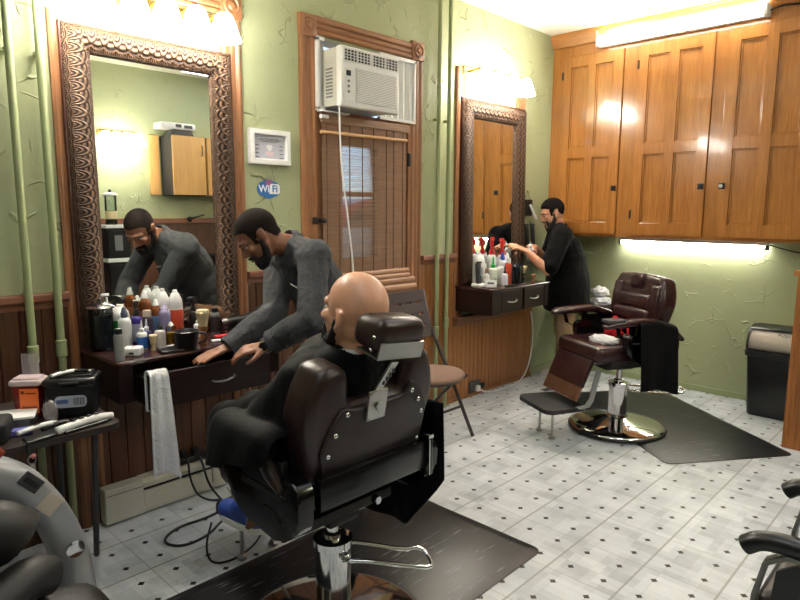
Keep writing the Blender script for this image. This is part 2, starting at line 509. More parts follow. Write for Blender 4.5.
def casing(x, z0, z1, y=YB, w=.115, name='trim', mat=None):
    """fluted upright"""
    xs = [0, .012, .02, .035, .042, .057, .073, .08, .095, .103, .115]; ys = [.020, .026, .026, .026, .016, .022, .022, .016, .026, .026, .020]
    k = w/.115
    poly = [(x, y)] + [(x+a*k, y-b) for a, b in zip(xs, ys)] + [(x+w, y)]
    return struct(MB().prism(poly, 'z', z0, z1).build(name, mat or M['casing']))
def head_casing(x0, x1, z, y=YB, w=.105, name='trim'):
    zs = [0, .01, .02, .032, .040, .055, .065, .075, .09, .105]; ys = [.020, .027, .027, .016, .022, .022, .016, .026, .026, .020]
    poly = [(y, z)] + [(y-b, z+a) for a, b in zip(zs, ys)] + [(y, z+w)]
    return struct(MB().prism(poly, 'x', x0, x1).build(name, M['casing_h']))
def rosette(x, z, name, y=YB, s=.125):
    m = MB().box((x, y-.016, z), (s, .032, s), .004)
    rot = Matrix.Rotation(R(90), 3, 'X')
    m.lathe([(.048, 0), (.048, .006), (.040, .012), (.034, .006), (.022, .006), (.016, .014), (0, .017)], (x, y-.03, z), rot, 24)
    return struct(m.build(name, M['casing'], smooth=35))
# around the first mirror (an old window)
casing(.972, 0, 2.55, name='trim_10'); casing(1.815, 0, 2.55, name='trim_11')
head_casing(1.09, 1.81, 2.555, name='trim_12'); rosette(1.03, 2.61, 'trim_13'); rosette(1.873, 2.61, 'trim_14')
# door / air conditioner opening
casing(2.327, 0, 2.56, name='trim_15'); casing(3.288, 0, 2.58, name='trim_16')
head_casing(2.44, 3.29, 2.585, name='trim_17'); rosette(2.385, 2.622, 'trim_18'); rosette(3.347, 2.645, 'trim_19')
# second mirror
casing(3.797, .70, 2.62, name='trim_20')
casing(4.62, .70, 2.62, name='trim_21')

# ---- door behind the blind: frame boards, slab with a tall two-pane light
dm = MB()
gx0, gx1, gz0, gz1 = 2.672, 2.992, 1.23, 1.955
yd0, yd1 = 3.092, 3.132
dm.bb((DX0+.03, yd0, .01), (gx0, yd1, 2.125)).bb((gx1, yd0, .01), (DX1-.03, yd1, 2.125))
dm.bb((gx0, yd0, .01), (gx1, yd1, gz0)).bb((gx0, yd0, gz1), (gx1, yd1, 2.125)).bb((gx0, yd0+.004, 1.63), (gx1, yd1-.004, 1.665))
dm.bb((gx0-.06, yd0-.008, .18), (gx1+.06, yd0, .95), .004)
door = tag(dm.build('door_1', M['casing']), kind='structure')
door['label'] = 'brown wooden door behind the bamboo blind'
MB().bb((gx0, 3.108, gz0), (gx1, 3.112, gz1)).build('glass', m_clear('window_glass'), door)
# jambs and the transom bar under the air conditioner
jm = MB().bb((DX0-.0, 3.062, 0), (DX0+.03, 3.22, DZ)).bb((DX1-.03, 3.062, 0), (DX1, 3.22, DZ)).bb((DX0+.03, 3.05, 2.128), (DX1-.03, 3.22, 2.15)).bb((DX0+.03, 3.09, 2.06), (DX1-.03, 3.10, 2.128))
struct(jm.build('trim_22', M['casing']))
lt = MB().box((2.437, 3.045, 1.478), (.085, .014, .03), .004).box((2.405, 3.038, 1.478), (.03, .02, .045), .005).cone((2.45, 3.04, 1.478), (2.45, 3.005, 1.478), .009).ball((2.45, 3.0, 1.478), .016)
lt.build('latch', M['iron'], door, smooth=40)
MB().cone((3.252, 3.05, 1.85), (3.252, 3.05, 1.94), .008).box((3.265, 3.056, 1.895), (.03, .006, .085)).build('hinge', M['iron'], door)

# ---- partition with an oak end post at the right of the frame
pt = MB().bb((4.66, .80, 0), (X1, .88, 1.13))
struct(pt.build('wall_partition', M['plaster'], base=True))
pb = MB().bb((4.60, .775, 0), (4.66, .895, 1.145), .004)
for k in range(4): pb.bb((4.594, .785+k*.028, .12), (4.602, .801+k*.028, 1.12), .002)
struct(pb.build('trim_23', M['post']))
struct(MB().bb((4.575, .755, 1.145), (X1, .915, 1.178), .006).build('trim_24', M['post']))

# outside: what the daylight through the glass comes from
struct(MB().bb((-4, 3.3, -.12), (10, 12, -.06)).build('ground_outside', m_plain('asphalt', (120,120,124), .9)))

struct(MB().bb((2, 4.6, -.06), (9, 4.75, 1.36)).build('wall_outside', m_plain('snowy_wall', (222,222,232), .8, var=.05)))
def car():
    t = thing('car', 'red car in the street outside, glimpsed through the bamboo blind', 'car', (5.5, 6.2, -.06))
    red = m_plain('car_red', (190,40,52), .25, coat=.5)
    b = [(3.5,.30),(3.45,.75),(3.6,1.02),(4.3,1.10),(4.75,1.60),(5.1,1.68),(6.3,1.66),(6.9,1.12),(7.45,1.02),(7.5,.55),(7.4,.30)]
    MB().prism(rounded(b, .12, 4), 'y', 5.4, 7.0).build('body', red, t, smooth=35)
    for y in (5.392, 6.998): MB().prism(rounded([(4.5,1.14),(4.86,1.56),(5.12,1.60),(5.5,1.60),(5.5,1.14)], .05), 'y', y, y+.01).prism(rounded([(5.58,1.14),(5.58,1.60),(6.26,1.58),(6.7,1.14)], .05), 'y', y, y+.01).build('side_window', M['black'], t)
    for x in (4.25, 6.75):
        for y in (5.38, 6.86): MB().cone((x,y,.27), (x,y+.16,.27), .32, seg=28).cone((x,y-.01,.27), (x,y+.17,.27), .19, seg=24).build('wheel', M['blackmat'], t, smooth=40)
car()
# ------------------------------------------------------------------ pipes
def pipe(x, label, zc, group):
    p = thing('heating_pipe', label, 'pipe', (x, 3.025, 0), 0, group)
    MB().cone((x, 3.025, 0), (x, 3.025, 3.1), .0165, seg=16).build('pipe_run', M['pipe'], p, smooth=40)
    MB().lathe([(.0165,-.04),(.023,-.036),(.023,.036),(.0165,.04)], (x, 3.025, zc), seg=16).build('coupling', M['pipe'], p, smooth=40)
    MB().box((x, 3.056, 2.2), (.03, .03, .018), .004).build('clip', M['pipe'], p)
pipe(.806, 'pale green pipe on the far left of the picture, left of its twin', .905, 'painted pipes left of the big mirror')
pipe(.922, 'pale green pipe beside the left casing of the big mirror', .915, 'painted pipes left of the big mirror')
pipe(3.548, 'pale green pipe next to the window casing, left of the pair', .63, 'painted pipes between window and second mirror')
pipe(3.664, 'pale green pipe by the second mirror, right of the pair', .68, 'painted pipes between window and second mirror')

# ------------------------------------------------------------------ mirrors
def m_ornate():
    """embossed bronze moulding: overlapping scallops, rubbed ridges"""
    t = NT('embossed_bronze'); v = t.obj(gen='uv')
    sep = t.n('ShaderNodeSeparateXYZ'); t.l(v, sep.inputs[0])
    def scal(ou, ov):
        fu = t.math('SUBTRACT', t.math('FRACT', t.math('ADD', t.math('MULTIPLY', sep.outputs[0], 1/.07), ou)), .5)
        fv = t.math('SUBTRACT', t.math('FRACT', t.math('ADD', t.math('MULTIPLY', sep.outputs[1], 2.0), ov)), .5)
        return t.math('SQRT', t.math('ADD', t.math('MULTIPLY', fu, fu), t.math('MULTIPLY', fv, fv)))
    # rows of overlapping scales, every other row shifted half a scale
    vr = t.math('MULTIPLY', sep.outputs[1], 3.0); row = t.math('FLOOR', vr); fv = t.math('MULTIPLY', t.math('FRACT', vr), .62)
    ru = t.math('ADD', t.math('MULTIPLY', sep.outputs[0], 1/.055), t.math('MULTIPLY', row, .5))
    fu = t.math('SUBTRACT', t.math('FRACT', ru), .5)
    sq = lambda x: t.math('MULTIPLY', x, x)
    d1 = t.math('SQRT', t.math('ADD', sq(fu), sq(fv)))
    au = t.math('SUBTRACT', .5, t.math('ABSOLUTE', fu))
    d2 = t.math('SQRT', t.math('ADD', sq(au), sq(t.math('ADD', fv, .62))))
    ins = t.math('LESS_THAN', d1, .5)
    d = t.math('ADD', t.math('MULTIPLY', ins, d1), t.math('MULTIPLY', t.math('SUBTRACT', 1, ins), d2))
    ridge = t.math('POWER', t.math('ABSOLUTE', t.math('SINE', t.math('MULTIPLY', d, 18.85))), 1.5)
    n = t.noise(t.obj(), 60, 3)
    f = t.math('ADD', t.math('MULTIPLY', ridge, .75), t.math('MULTIPLY', n, .25))
    t.col(t.ramp(f, [(.1, lin((28,18,14))), (.55, lin((56,38,28))), (.95, lin((112,85,62)))]))
    t.bump(f, .8, .010); t.b.inputs['Specular IOR Level'].default_value = .25; t.set(Roughness=.6, Metallic=.1)
    return t.m
M['ornate'] = m_ornate()
M['frame_dark'] = m_wood('frame_edge', (50,22,18), (86,42,32), 'Z', .4)
def mirror(x0, x1, z0, z1, w, label, tilt):
    """big leaning mirror; built upright at y=0 then tipped back onto the wall"""
    t = thing('framed_mirror', label, 'mirror', ((x0+x1)/2, 3.022, z0), 0)
    T_ = Matrix.Translation((0, 3.045, z0)) @ Matrix.Rotation(-tilt, 4, 'X') @ Matrix.Translation((0, 0, -z0))
    def put(m): m._xf(m.bm.verts, T_); return m
    prof = [(.0, .0), (.0, .022), (.008, .03), (.016, .034), (.028, .052), (w*.45, .062), (w*.72, .05), (w-.012, .03), (w-.006, .028), (w, .02), (w, .006)]
    put(MB().mirror_frame(x0, x1, z0, z1, prof, 0)).build('moulding', M['ornate'], t, smooth=50)
    e = .006
    edge = MB()
    for a, b in (((x0-e, -.02, z0-e), (x0+.002, .004, z1+e)), ((x1-.002, -.02, z0-e), (x1+e, .004, z1+e)), ((x0-e, -.02, z1-.002), (x1+e, .004, z1+e)), ((x0-e, -.02, z0-e), (x1+e, .004, z0+.002))): edge.bb(a, b)
    put(edge).build('outer_edge', M['frame_dark'], t)
    g = MB().bb((x0+w-.01, -.008, z0+w-.01), (x1-w+.01, .004, z1-w+.01))
    put(g).build('glass', M['silver'], t)
    # bevelled rim of the glass
    bv = MB().mirror_frame(x0+w-.004, x1-w+.004, z0+w-.004, z1-w+.004, [(0, .0052), (.016, .0066), (.017, .006)], 0)
    put(bv).build('bevel', M['silver'], t)
    return t
TILT1 = R(.2)
mirror(1.012, 1.842, .905, 2.352, .118, 'tall mirror in an embossed bronze frame above the first counter, reflecting the grey shirt', TILT1)
mirror(3.85, 4.72, .957, 2.40, .14, 'tall bronze framed mirror above the second counter, reflecting the oak cabinets', R(1.0))

# ------------------------------------------------------------------ vanity lights
M['shade'] = m_emit('lit_frosted_glass', (255,249,238), 52)
def vanity(xs, z, y, label, plate, rim_left=True, sgn=-1, yw=YB):
    t = thing('vanity_light', label, 'light fixture', ((plate[0]+plate[1])/2, yw, z))
    MB().bb((plate[0], min(yw, yw+sgn*.03), z+.03), (plate[1], max(yw, yw+sgn*.03), z+.10), .008).build('back_plate', M['brass'], t)
    for x in xs:
        MB().tube([(x, yw+sgn*.03, z+.065), (x, y, z+.085), (x, y, z+.06)], .009, 8, smooth=1).build('arm', M['brass'], t, smooth=40)
        rot = Matrix.Rotation(0, 3, 'X')
        sh = MB().lathe([(.020,.072),(.034,.066),(.046,.045),(.060,.005),(.074,-.04),(.082,-.060),(.076,-.060),(.066,-.035),(.02,.035)], (x, y, z), rot, 18)
        s_ = sh.build('shade', M['shade'], t, smooth=True)
        MB().ball((x, y, z-.005), .03, seg=12, rings=8).build('bulb', M['shade'], s_, smooth=True)
vanity([0.985, 1.135, 1.285, 1.435, 1.585, 1.735], 2.44, 2.895, 'glowing row of frosted shades above the big first mirror', (.95, 1.80))
vanity([3.93, 4.11, 4.29, 4.47], 2.535, 2.895, 'glowing row of frosted shades above the second mirror', (3.86, 4.56))

# ------------------------------------------------------------------ air conditioner in the transom
def aircon():
    t = thing('window_air_conditioner', 'white window air conditioner set in the opening above the blind', 'air conditioner', (2.72, 2.98, 2.15))
    fx0, fx1, fz0, fz1, fy = 2.474, 2.966, 2.152, 2.50, 2.865
    f = MB().bb((fx0, fy, fz0), (fx1, fy+.05, fz1), .012, 3)
    f.build('front_housing', M['white'], t, smooth=40)
    MB().bb((fx0+.01, fy+.045, fz0+.01), (fx1-.01, 3.24, fz1-.005), .003).build('case', M['offwhite'], t)
    # louvred grille
    g = MB()
    gx0, gx1, gz0, gz1 = fx0+.115, fx1-.03, fz0+.035, fz1-.115
    g.bb((gx0, fy-.001, gz0), (gx1, fy+.003, gz1))
    g.build('grille_recess', M['dgrey'], t)
    s_ = MB(); n = 20
    for i in range(n): s_.box(((gx0+gx1)/2, fy-.003, gz0+(i+.5)*(gz1-gz0)/n), (gx1-gx0, .004, .0075))
    s_.build('intake_slats', M['white'], t)
    v = MB(); vm = MB()
    vz0, vz1 = fz1-.085, fz1-.02
    for a, b in ((fx0+.02, fx0+.235), (fx0+.25, fx1-.02)):
        v.bb((a, fy-.001, vz0), (b, fy+.003, vz1))
        for i in range(5): vm.box(((a+b)/2, fy-.003, vz0+(i)*(vz1-vz0)/4), (b-a, .004, .004))
        for i in range(9): vm.box((a+(i)*(b-a)/8, fy-.003, (vz0+vz1)/2), (.006 if i % 4 else .014, .004, vz1-vz0))
    v.build('outlet_recess', M['black'], t); vm.build('outlet_louvers', M['white'], t)
    p = MB().bb((fx0+.025, fy-.003, fz0+.04), (fx0+.085, fy, fz1-.125), .001)
    cp = p.build('control_panel', M['white'], t)
    MB().bb((fx0+.038, fy-.006, fz1-.17), (fx0+.072, fy-.002, fz1-.14)).build('display', M['black'], cp)
    b = MB()
    for i in range(3): b.cone((fx0+.055, fy-.002, fz1-.20-.03*i), (fx0+.055, fy-.007, fz1-.20-.03*i), .008)
    b.build('button', M['grey'], cp)
    sv = MB()
    for i in range(9): sv.bb((fx0+.006, fy+.09, fz0+.06+i*.02), (fx0+.011, fy+.15, fz0+.07+i*.02))
    sv.build('side_vent', M['grey'], t)
    # accordion side curtains with their frames
    for a, b in ((2.432, 2.486), (2.954, 3.30)):
        m = MB(); n = 12; pr = []; yq = 3.040
        for i in range(n+1): pr.append((a+(b-a)*i/n, yq+(.016 if i % 2 else 0)))
        pr2 = [(x, y+.004) for x, y in pr[::-1]]
        m.prism(pr+pr2, 'z', 2.16, 2.545); m.build('accordion_curtain', M['white'], t)
        fr = MB().bb((a, 3.028, 2.545), (b, 3.06, 2.566)).bb((a, 3.028, 2.142), (b, 3.06, 2.16))
        fr.bb((a if a < 2.6 else b-.016, 3.028, 2.15), (a+.016 if a < 2.6 else b, 3.06, 2.56))
        fr.build('curtain_frame', M['white'], t)
    MB().bb((2.44, 3.0, 2.132), (2.66, 3.05, 2.14)).build('support_rail', M['white'], t)
    MB().bb((2.45, 3.02, 2.095), (2.51, 3.045, 2.118), .004).build('bracket', M['white'], t)
    MB().tube([(2.487, 2.90, 2.16), (2.495, 2.905, 2.0), (2.515, 2.915, 1.8), (2.56, 2.93, 1.6), (2.60, 2.94, 1.4), (2.635, 2.95, 1.2), (2.645, 2.95, 1.0), (2.62, 3.02, .7), (2.62, 3.08, .45), (2.62, 3.088, .40)], .0055, 8, smooth=2).build('power_cord', M['white'], t, smooth=True)
aircon()

# ------------------------------------------------------------------ bamboo blind
def blind():
    t = thing('bamboo_blind', 'brown bamboo roll-up blind half raised over the window, its lower end rolled', 'blind', (2.83, 3.03, .96))
    M['bamboo'] = m_wood('bamboo', (120,92,70), (168,132,106), 'X', .6, 1.5)
    M['bamboo_l'] = m_wood('bamboo_light', (122,86,60), (166,122,90), 'X', .5)
    m = MB(); z = 1.10; x0, x1 = 2.465, 3.215
    while z < 2.10:
        h = random.uniform(.0034, .0050)
        m.bb((x0+random.uniform(-.004,.004), 3.036, z), (x1+random.uniform(-.004,.004), 3.039, z+h)); z += h+random.choice((.0020, .0030, .0040))
    m.build('slat_curtain', M['bamboo'], t)
    st = MB()
    for x in (2.50, 2.60, 2.69, 2.80, 2.90, 3.02, 3.09, 3.18): st.bb((x-.0011, 3.0335, 1.05), (x+.0011, 3.042, 2.12))
    st.build('tie_string', m_plain('string', (96,70,50), .9), t)
    MB().cone((2.44, 3.018, 2.012), (3.20, 3.018, 2.02), .010, seg=10).build('top_rod', m_wood('rod', (190,140,90), (226,184,134), 'X', .5), t, smooth=40)
    MB().bb((2.455, 3.03, 2.075), (3.235, 3.045, 2.125), .004).build('valance', M['bamboo'], t)
    for (z, y, r, zz) in ((1.118, 3.022, .022, 0), (1.085, 3.016, .024, 0), (1.05, 3.008, .027, 0), (1.0, 2.998, .033, 0)):
        rr = MB(); n = 22
        prof = [(y+r*.7*math.cos(a)*(1+.04*(k % 2)), z+r*.95*math.sin(a)*(1+.04*(k % 2))) for k, a in enumerate([2*math.pi*k/n for k in range(n)])]
        rr.prism(prof, 'x', 2.46-(.0 if z > 1.05 else .015), 3.225+(.0 if z > 1.05 else .045)); rr.build('roll', M['bamboo_l'], t)
blind()

# ------------------------------------------------------------------ picture frame and sticker
def picture():
    x0, x1, z0, z1 = 1.968, 2.242, 1.80, 1.995
    t = thing('picture_frame', 'small white framed certificate hanging on the green wall above the round sticker', 'picture', ((x0+x1)/2, YB, z0))
    MB().mirror_frame(x0, x1, z0, z1, [(0,0),(0,.026),(.003,.03),(.026,.03),(.03,.026),(.034,.008)], YB).build('frame', M['white'], t)
    MB().bb((x0+.03, YB-.009, z0+.03), (x1-.03, YB-.003, z1-.03)).build('print', m_plain('print_paper', (190,190,204), .5, var=.06), t)
    ln = MB()
    for i, (a, b) in enumerate(((.075,.20),(.065,.21),(.085,.19))): ln.bb((x0+a, YB-.0105, z1-.052-i*.008), (x0+b, YB-.009, z1-.0495-i*.008))
    for i in range(4):
        ln.bb((x0+.042, YB-.0105, z1-.09-i*.022), (x0+.068, YB-.009, z1-.086-i*.022)); ln.bb((x1-.068, YB-.0105, z1-.09-i*.022), (x1-.042, YB-.009, z1-.086-i*.022))
    ln.build('text_lines', M['dgrey'], t)
    h = [(math.sin(a)**3*.02, (13*math.cos(a)-5*math.cos(2*a)-2*math.cos(3*a)-math.cos(4*a))/13*.018) for a in [2*math.pi*k/28 for k in range(28)]]
    MB().prism([((x0+x1)/2+a, z0+.095+b) for a, b in h], 'y', YB-.0108, YB-.009).build('heart', M['paper'], t)
    MB().prism([((x0+x1)/2+a*1.5, z0+.06+b*.9) for a, b in h], 'y', YB-.0098, YB-.009).build('pink_patch', m_plain('pale_pink', (222,192,200), .6), t)
    MB().bb((x0+.032, YB-.014, z0+.032), (x1-.032, YB-.0125, z1-.032)).build('glass', m_glass('picture_glass', (240,245,250), .03, .06), t)
picture()
def sticker():
    cx, cz = 2.10, 1.662
    M['st_blue'] = m_plain('sticker_blue', (40,108,180), .35, var=.15); M['st_white'] = m_plain('sticker_white', (240,242,246), .35, var=.02)
    M['st_red'] = m_plain('sticker_mauve', (150,90,140), .4)
    t = thing('wifi_sticker', 'blue and white round wireless sign stuck on the green wall under the picture', 'sticker', (cx, YB, cz-.05))
    blob = MB()
    def disc(m, x, z, r, ax, y0, y1, sx=1.0): m.prism([(x+math.cos(a)*r*sx, z+math.sin(a)*r) for a in [2*math.pi*k/28 for k in range(28)]], 'y', y0, y1)
    disc(blob, cx-.038, cz, .042, 1, YB-.0030, YB); disc(blob, cx, cz, .055, 1, YB-.0032, YB); disc(blob, cx+.038, cz, .042, 1, YB-.0028, YB)
    blob.build('backing', M['st_blue'], t)
    top = MB(); disc(top, cx, cz+.033, .021, 1, YB-.0036, YB-.003, 1.2); top.build('top_arc', M['st_red'], t)
    w = MB().prism([(cx+.002,cz-.028),(cx+.066,cz-.028),(cx+.075,cz-.018),(cx+.075,cz+.020),(cx+.064,cz+.030),(cx+.014,cz+.030),(cx+.006,cz+.022)], 'y', YB-.0042, YB-.003)
    w.build('white_tab', M['st_white'], t)
    text('wi_letters', 'Wi', .058, M['st_white'], t, facing((cx-.034, YB-.0042, cz), (1,0,0), (0,0,1)), bold=.0012)
    text('fi_letters', 'Fi', .056, M['st_blue'], t, facing((cx+.039, YB-.0052, cz), (1,0,0), (0,0,1)), bold=.0012)
sticker()
tag(MB().tube([(2.125,3.055,1.075),(2.125,3.03,1.07),(2.128,3.02,1.055),(2.135,3.025,1.045),(2.14,3.035,1.055)], .003, 6, smooth=1).build('coat_hook', M['white'], smooth=True), 'small white hook on the brown panelling behind the bending barber', 'hook')

# ------------------------------------------------------------------ oak cabinets
def cabinets():
    XC = 5.205; zb, zt = 1.325, 2.985; ye = -.25
    t = thing('oak_cabinet', 'long honey oak cabinet with tall panelled doors high on the right wall', 'cabinet', (5.4, 1.4, zb))
    MB().bb((XC+.012, ye, zb), (X1-.001, YB-.001, H-.001)).build('body', M['oakframe'], t)
    doors = [(2.975, 2.405), (2.285, 1.69), (1.60, 1.0), (.88, .28)]
    # face frame
    fr = MB(); fr.bb((XC, ye, zb), (XC+.014, YB-.001, zb+.018)).bb((XC, ye, 2.90), (XC+.014, YB-.001, H-.001))
    edges = [YB-.001] + [v for d in doors for v in d] + [ye]
    for a, b in zip(edges[0::2], edges[1::2]): fr.bb((XC, b, zb+.018), (XC+.014, a, 2.90))
    fr.build('face_frame', M['oakframe'], t)
    # crown
    poly = [(XC, 2.985), (XC-.02, 2.99), (XC-.03, 3.02), (XC-.055, 3.06), (XC-.06, H-.001), (XC, H-.001)]
    MB().prism([(x, z) for x, z in poly], 'y', ye, YB-.001).build('crown', M['oak_h'], t, smooth=30)
    for i, (a, b) in enumerate(doors):
        a -= .003; b += .003; z0, z1 = zb+.022, 2.897; fw = .085; yc = (a+b)/2
        d = MB(); x0, x1 = XC-.016, XC+.012
        d.bb((x0, a-fw, z0), (x1, a, z1), .003).bb((x0, b, z0), (x1, b+fw, z1), .003).bb((x0, yc-.038, z0+.01), (x1-.001, yc+.038, z1-.01), .003)
        zm = 2.06
        for q0, q1 in ((z0, z0+.10), (zm-.045, zm+.045), (z1-.095, z1)): d.bb((x0+.0006, b+fw-.003, q0), (x1-.001, a-fw+.003, q1), .003)
        d.bb((x0+.019, b+.02, z0+.02), (x1+.002, a-.02, z1-.02))
        do = d.build('door', M['oak'], t)
        # raised edges of the panels
        for (pa, pb) in ((a-fw, yc+.038), (yc-.038, b+fw)):
            for q0, q1 in ((z0+.10, zm-.045), (zm+.045, z1-.095)):
                p = MB(); w = .012
                for lo, hi in (((pb, q0), (pa, q0+w)), ((pb, q1-w), (pa, q1)), ((pb, q0), (pb+w, q1)), ((pa-w, q0), (pa, q1))):
                    p.bb((x0+.009, lo[0], lo[1]), (x0+.020, hi[0], hi[1]), .003)
                p.build('panel_bead', M['oak'], do)
        ky = b+.03 if i in (0, 1, 3) else a-.03
        k = MB().box((x0-.004, ky, 1.742), (.008, .045, .045), .003).box((x0-.014, ky, 1.742), (.02, .018, .018), .003)
        ko = k.build('knob', M['iron'], do)
        if i == 2: MB().cone((x0-.022, ky+.002, 1.742), (x0-.03, ky+.002, 1.742), .014).build('lock_cylinder', M['steel'], ko, smooth=40)
        hy = a-.004 if i in (0, 1, 3) else b+.004
        for hz in (1.52, 2.74): MB().box((x0-.003, hy, hz), (.008, .016, .07), .002).build('hinge', M['iron'], do)
        if i in (1, 2):     # worn varnish at the lower corner
            wy = b+.06 if i == 1 else a-.06
    return t
cabinets()
M['tube'] = m_emit('lit_tube', (255,250,240), 48)
def fluoro():
    t = thing('fluorescent_light', 'glowing fluorescent fixture fixed along the top of the oak cabinets', 'light fixture', (5.1, 1.99, 2.93))
    MB().bb((5.135, 1.33, 2.925), (5.192, 2.62, 3.0), .004).build('housing', M['white'], t)
    MB().cone((5.115, 1.36, 2.945), (5.115, 2.59, 2.945), .02, seg=14).build('tube', M['tube'], t, smooth=40)
    MB().cone((5.10, 1.36, 2.985), (5.10, 2.59, 2.985), .02, seg=14).build('tube', M['tube'], t, smooth=40)
    for y in (1.345, 2.605): MB().box((5.125, y, 2.963), (.07, .028, .085), .006).build('end_cap', M['white'], t)
    MB().tube([(5.15, 2.615, 2.99), (5.14, 2.63, 3.03), (5.13, 2.635, 3.06)], .004).build('cord', M['white'], t)
    MB().tube([(5.16, 1.33, 2.965), (5.17, 1.25, 2.99), (5.185, 1.15, 2.975), (5.19, 0.9, 2.965)], .006, smooth=1).build('supply_cord', M['black'], t)
fluoro()
def undertube():
    t = thing('fluorescent_light', 'glowing fluorescent tube under the oak cabinets on the green wall', 'light fixture', (5.5, 1.89, 1.26))
    MB().bb((5.47, 1.285, 1.287), (5.55, 2.50, 1.3245), .004).build('housing', M['white'], t)
    MB().cone((5.505, 1.31, 1.268), (5.505, 2.48, 1.268), .016, seg=14).build('tube', M['tube'], t, smooth=40)
    for y in (1.297, 2.49): MB().box((5.505, y, 1.275), (.05, .026, .055), .005).build('end_cap', M['grey'], t)
    MB().tube([(5.53, 1.285, 1.29), (5.545, 1.2, 1.262), (5.55, 1.08, 1.235), (5.555, .97, 1.232)], .005, smooth=1).build('cord', M['black'], t)
undertube()
tag(MB().lathe([(.024,0),(.03,.004),(.034,.012),(.03,.016),(.024,.012)], (5.569, 1.045, 1.225), Matrix.Rotation(R(-90), 3, 'Y'), 24).build('cable_grommet', M['white'], smooth=40), 'small white ring on the right wall under the cabinets above the wooden post', 'ring')
# small things on the wall right of the second mirror
def holder():
    t = thing('phone_holder', 'black square holder on the wall beside the second mirror with a white handle', 'holder', (4.84, YB, 1.50))
    MB().bb((4.775, 3.05, 1.50), (4.895, YB, 1.645), .008).build('box', M['black'], t)
    MB().tube([(4.84, 3.045, 1.60), (4.86, 3.03, 1.55), (4.89, 3.02, 1.50), (4.91, 3.02, 1.475)], [.010,.013], 8, smooth=1).build('handle', M['white'], t, smooth=True)
    MB().tube([(4.79, 3.07, 1.645), (4.835, 3.072, 1.72), (4.88, 3.07, 1.645)], .002).build('hanging_wire', M['iron'], t)
holder()
for x, lab in ((4.80, 'black hair clipper hanging on the wall next to the second mirror frame'), (4.90, 'black hair clipper hanging on the wall behind the white bottle, right of its pair')):
    t = thing('hair_clipper', lab, 'clipper', (x, 3.05, 1.17), 0, 'clippers hanging on the wall')
    MB().tube([(x, 3.05, 1.40), (x, 3.045, 1.36), (x+.004, 3.042, 1.28), (x+.012, 3.045, 1.20), (x+.016, 3.05, 1.17)], [.016,.024], 10, smooth=1).build('body', M['black'], t, smooth=True)
    MB().box((x, 3.05, 1.415), (.045, .022, .03), .004).build('blade', M['dgrey'], t)
    MB().tube([(x, 3.06, 1.41), (x, 3.074, 1.44), (x, 3.079, 1.455)], .003).build('hook', M['iron'], t)
# ------------------------------------------------------------------ barber chairs
M['leather1'] = m_leather('leather_dark_brown', (40,25,25), .3)
M['leather2'] = m_leather('leather_maroon', (46,22,24), .27)
M['backshell'] = m_leather('back_shell_brown', (33,22,21), .42)
M['rubber'] = m_plain('rubber', (26,26,28), .6, bump=.2, scale=120)
M['panelblack'] = m_plain('gloss_black', (7,7,8), .2, var=.1)

def poly_body(m, poly, y0, y1, bev, tilt=0, zpiv=0):
    """rounded slab: polygon in XZ swept in y with bevelled edges"""
    n0 = len(m.bm.verts)
    A = [m.bm.verts.new((x, y0, z)) for x, z in poly]; B = [m.bm.verts.new((x, y1, z)) for x, z in poly]
    n = len(poly); fs = [m.bm.faces.new(A), m.bm.faces.new(B[::-1])]
    for i in range(n):
        j = (i+1) % n; fs.append(m.bm.faces.new((A[j], A[i], B[i], B[j])))
    m.bm.normal_update()
    es = [e for f in fs[:2] for e in f.edges]
    bmesh.ops.bevel(m.bm, geom=es, offset=bev, segments=4, profile=.5, affect='EDGES')
    m.bm.verts.ensure_lookup_table()
    Rm = Matrix.Translation((0, 0, zpiv)) @ Matrix.Rotation(tilt, 4, 'X') @ Matrix.Translation((0, 0, -zpiv))
    for v in m.bm.verts[n0:]: v.co = Rm @ v.co
    return m
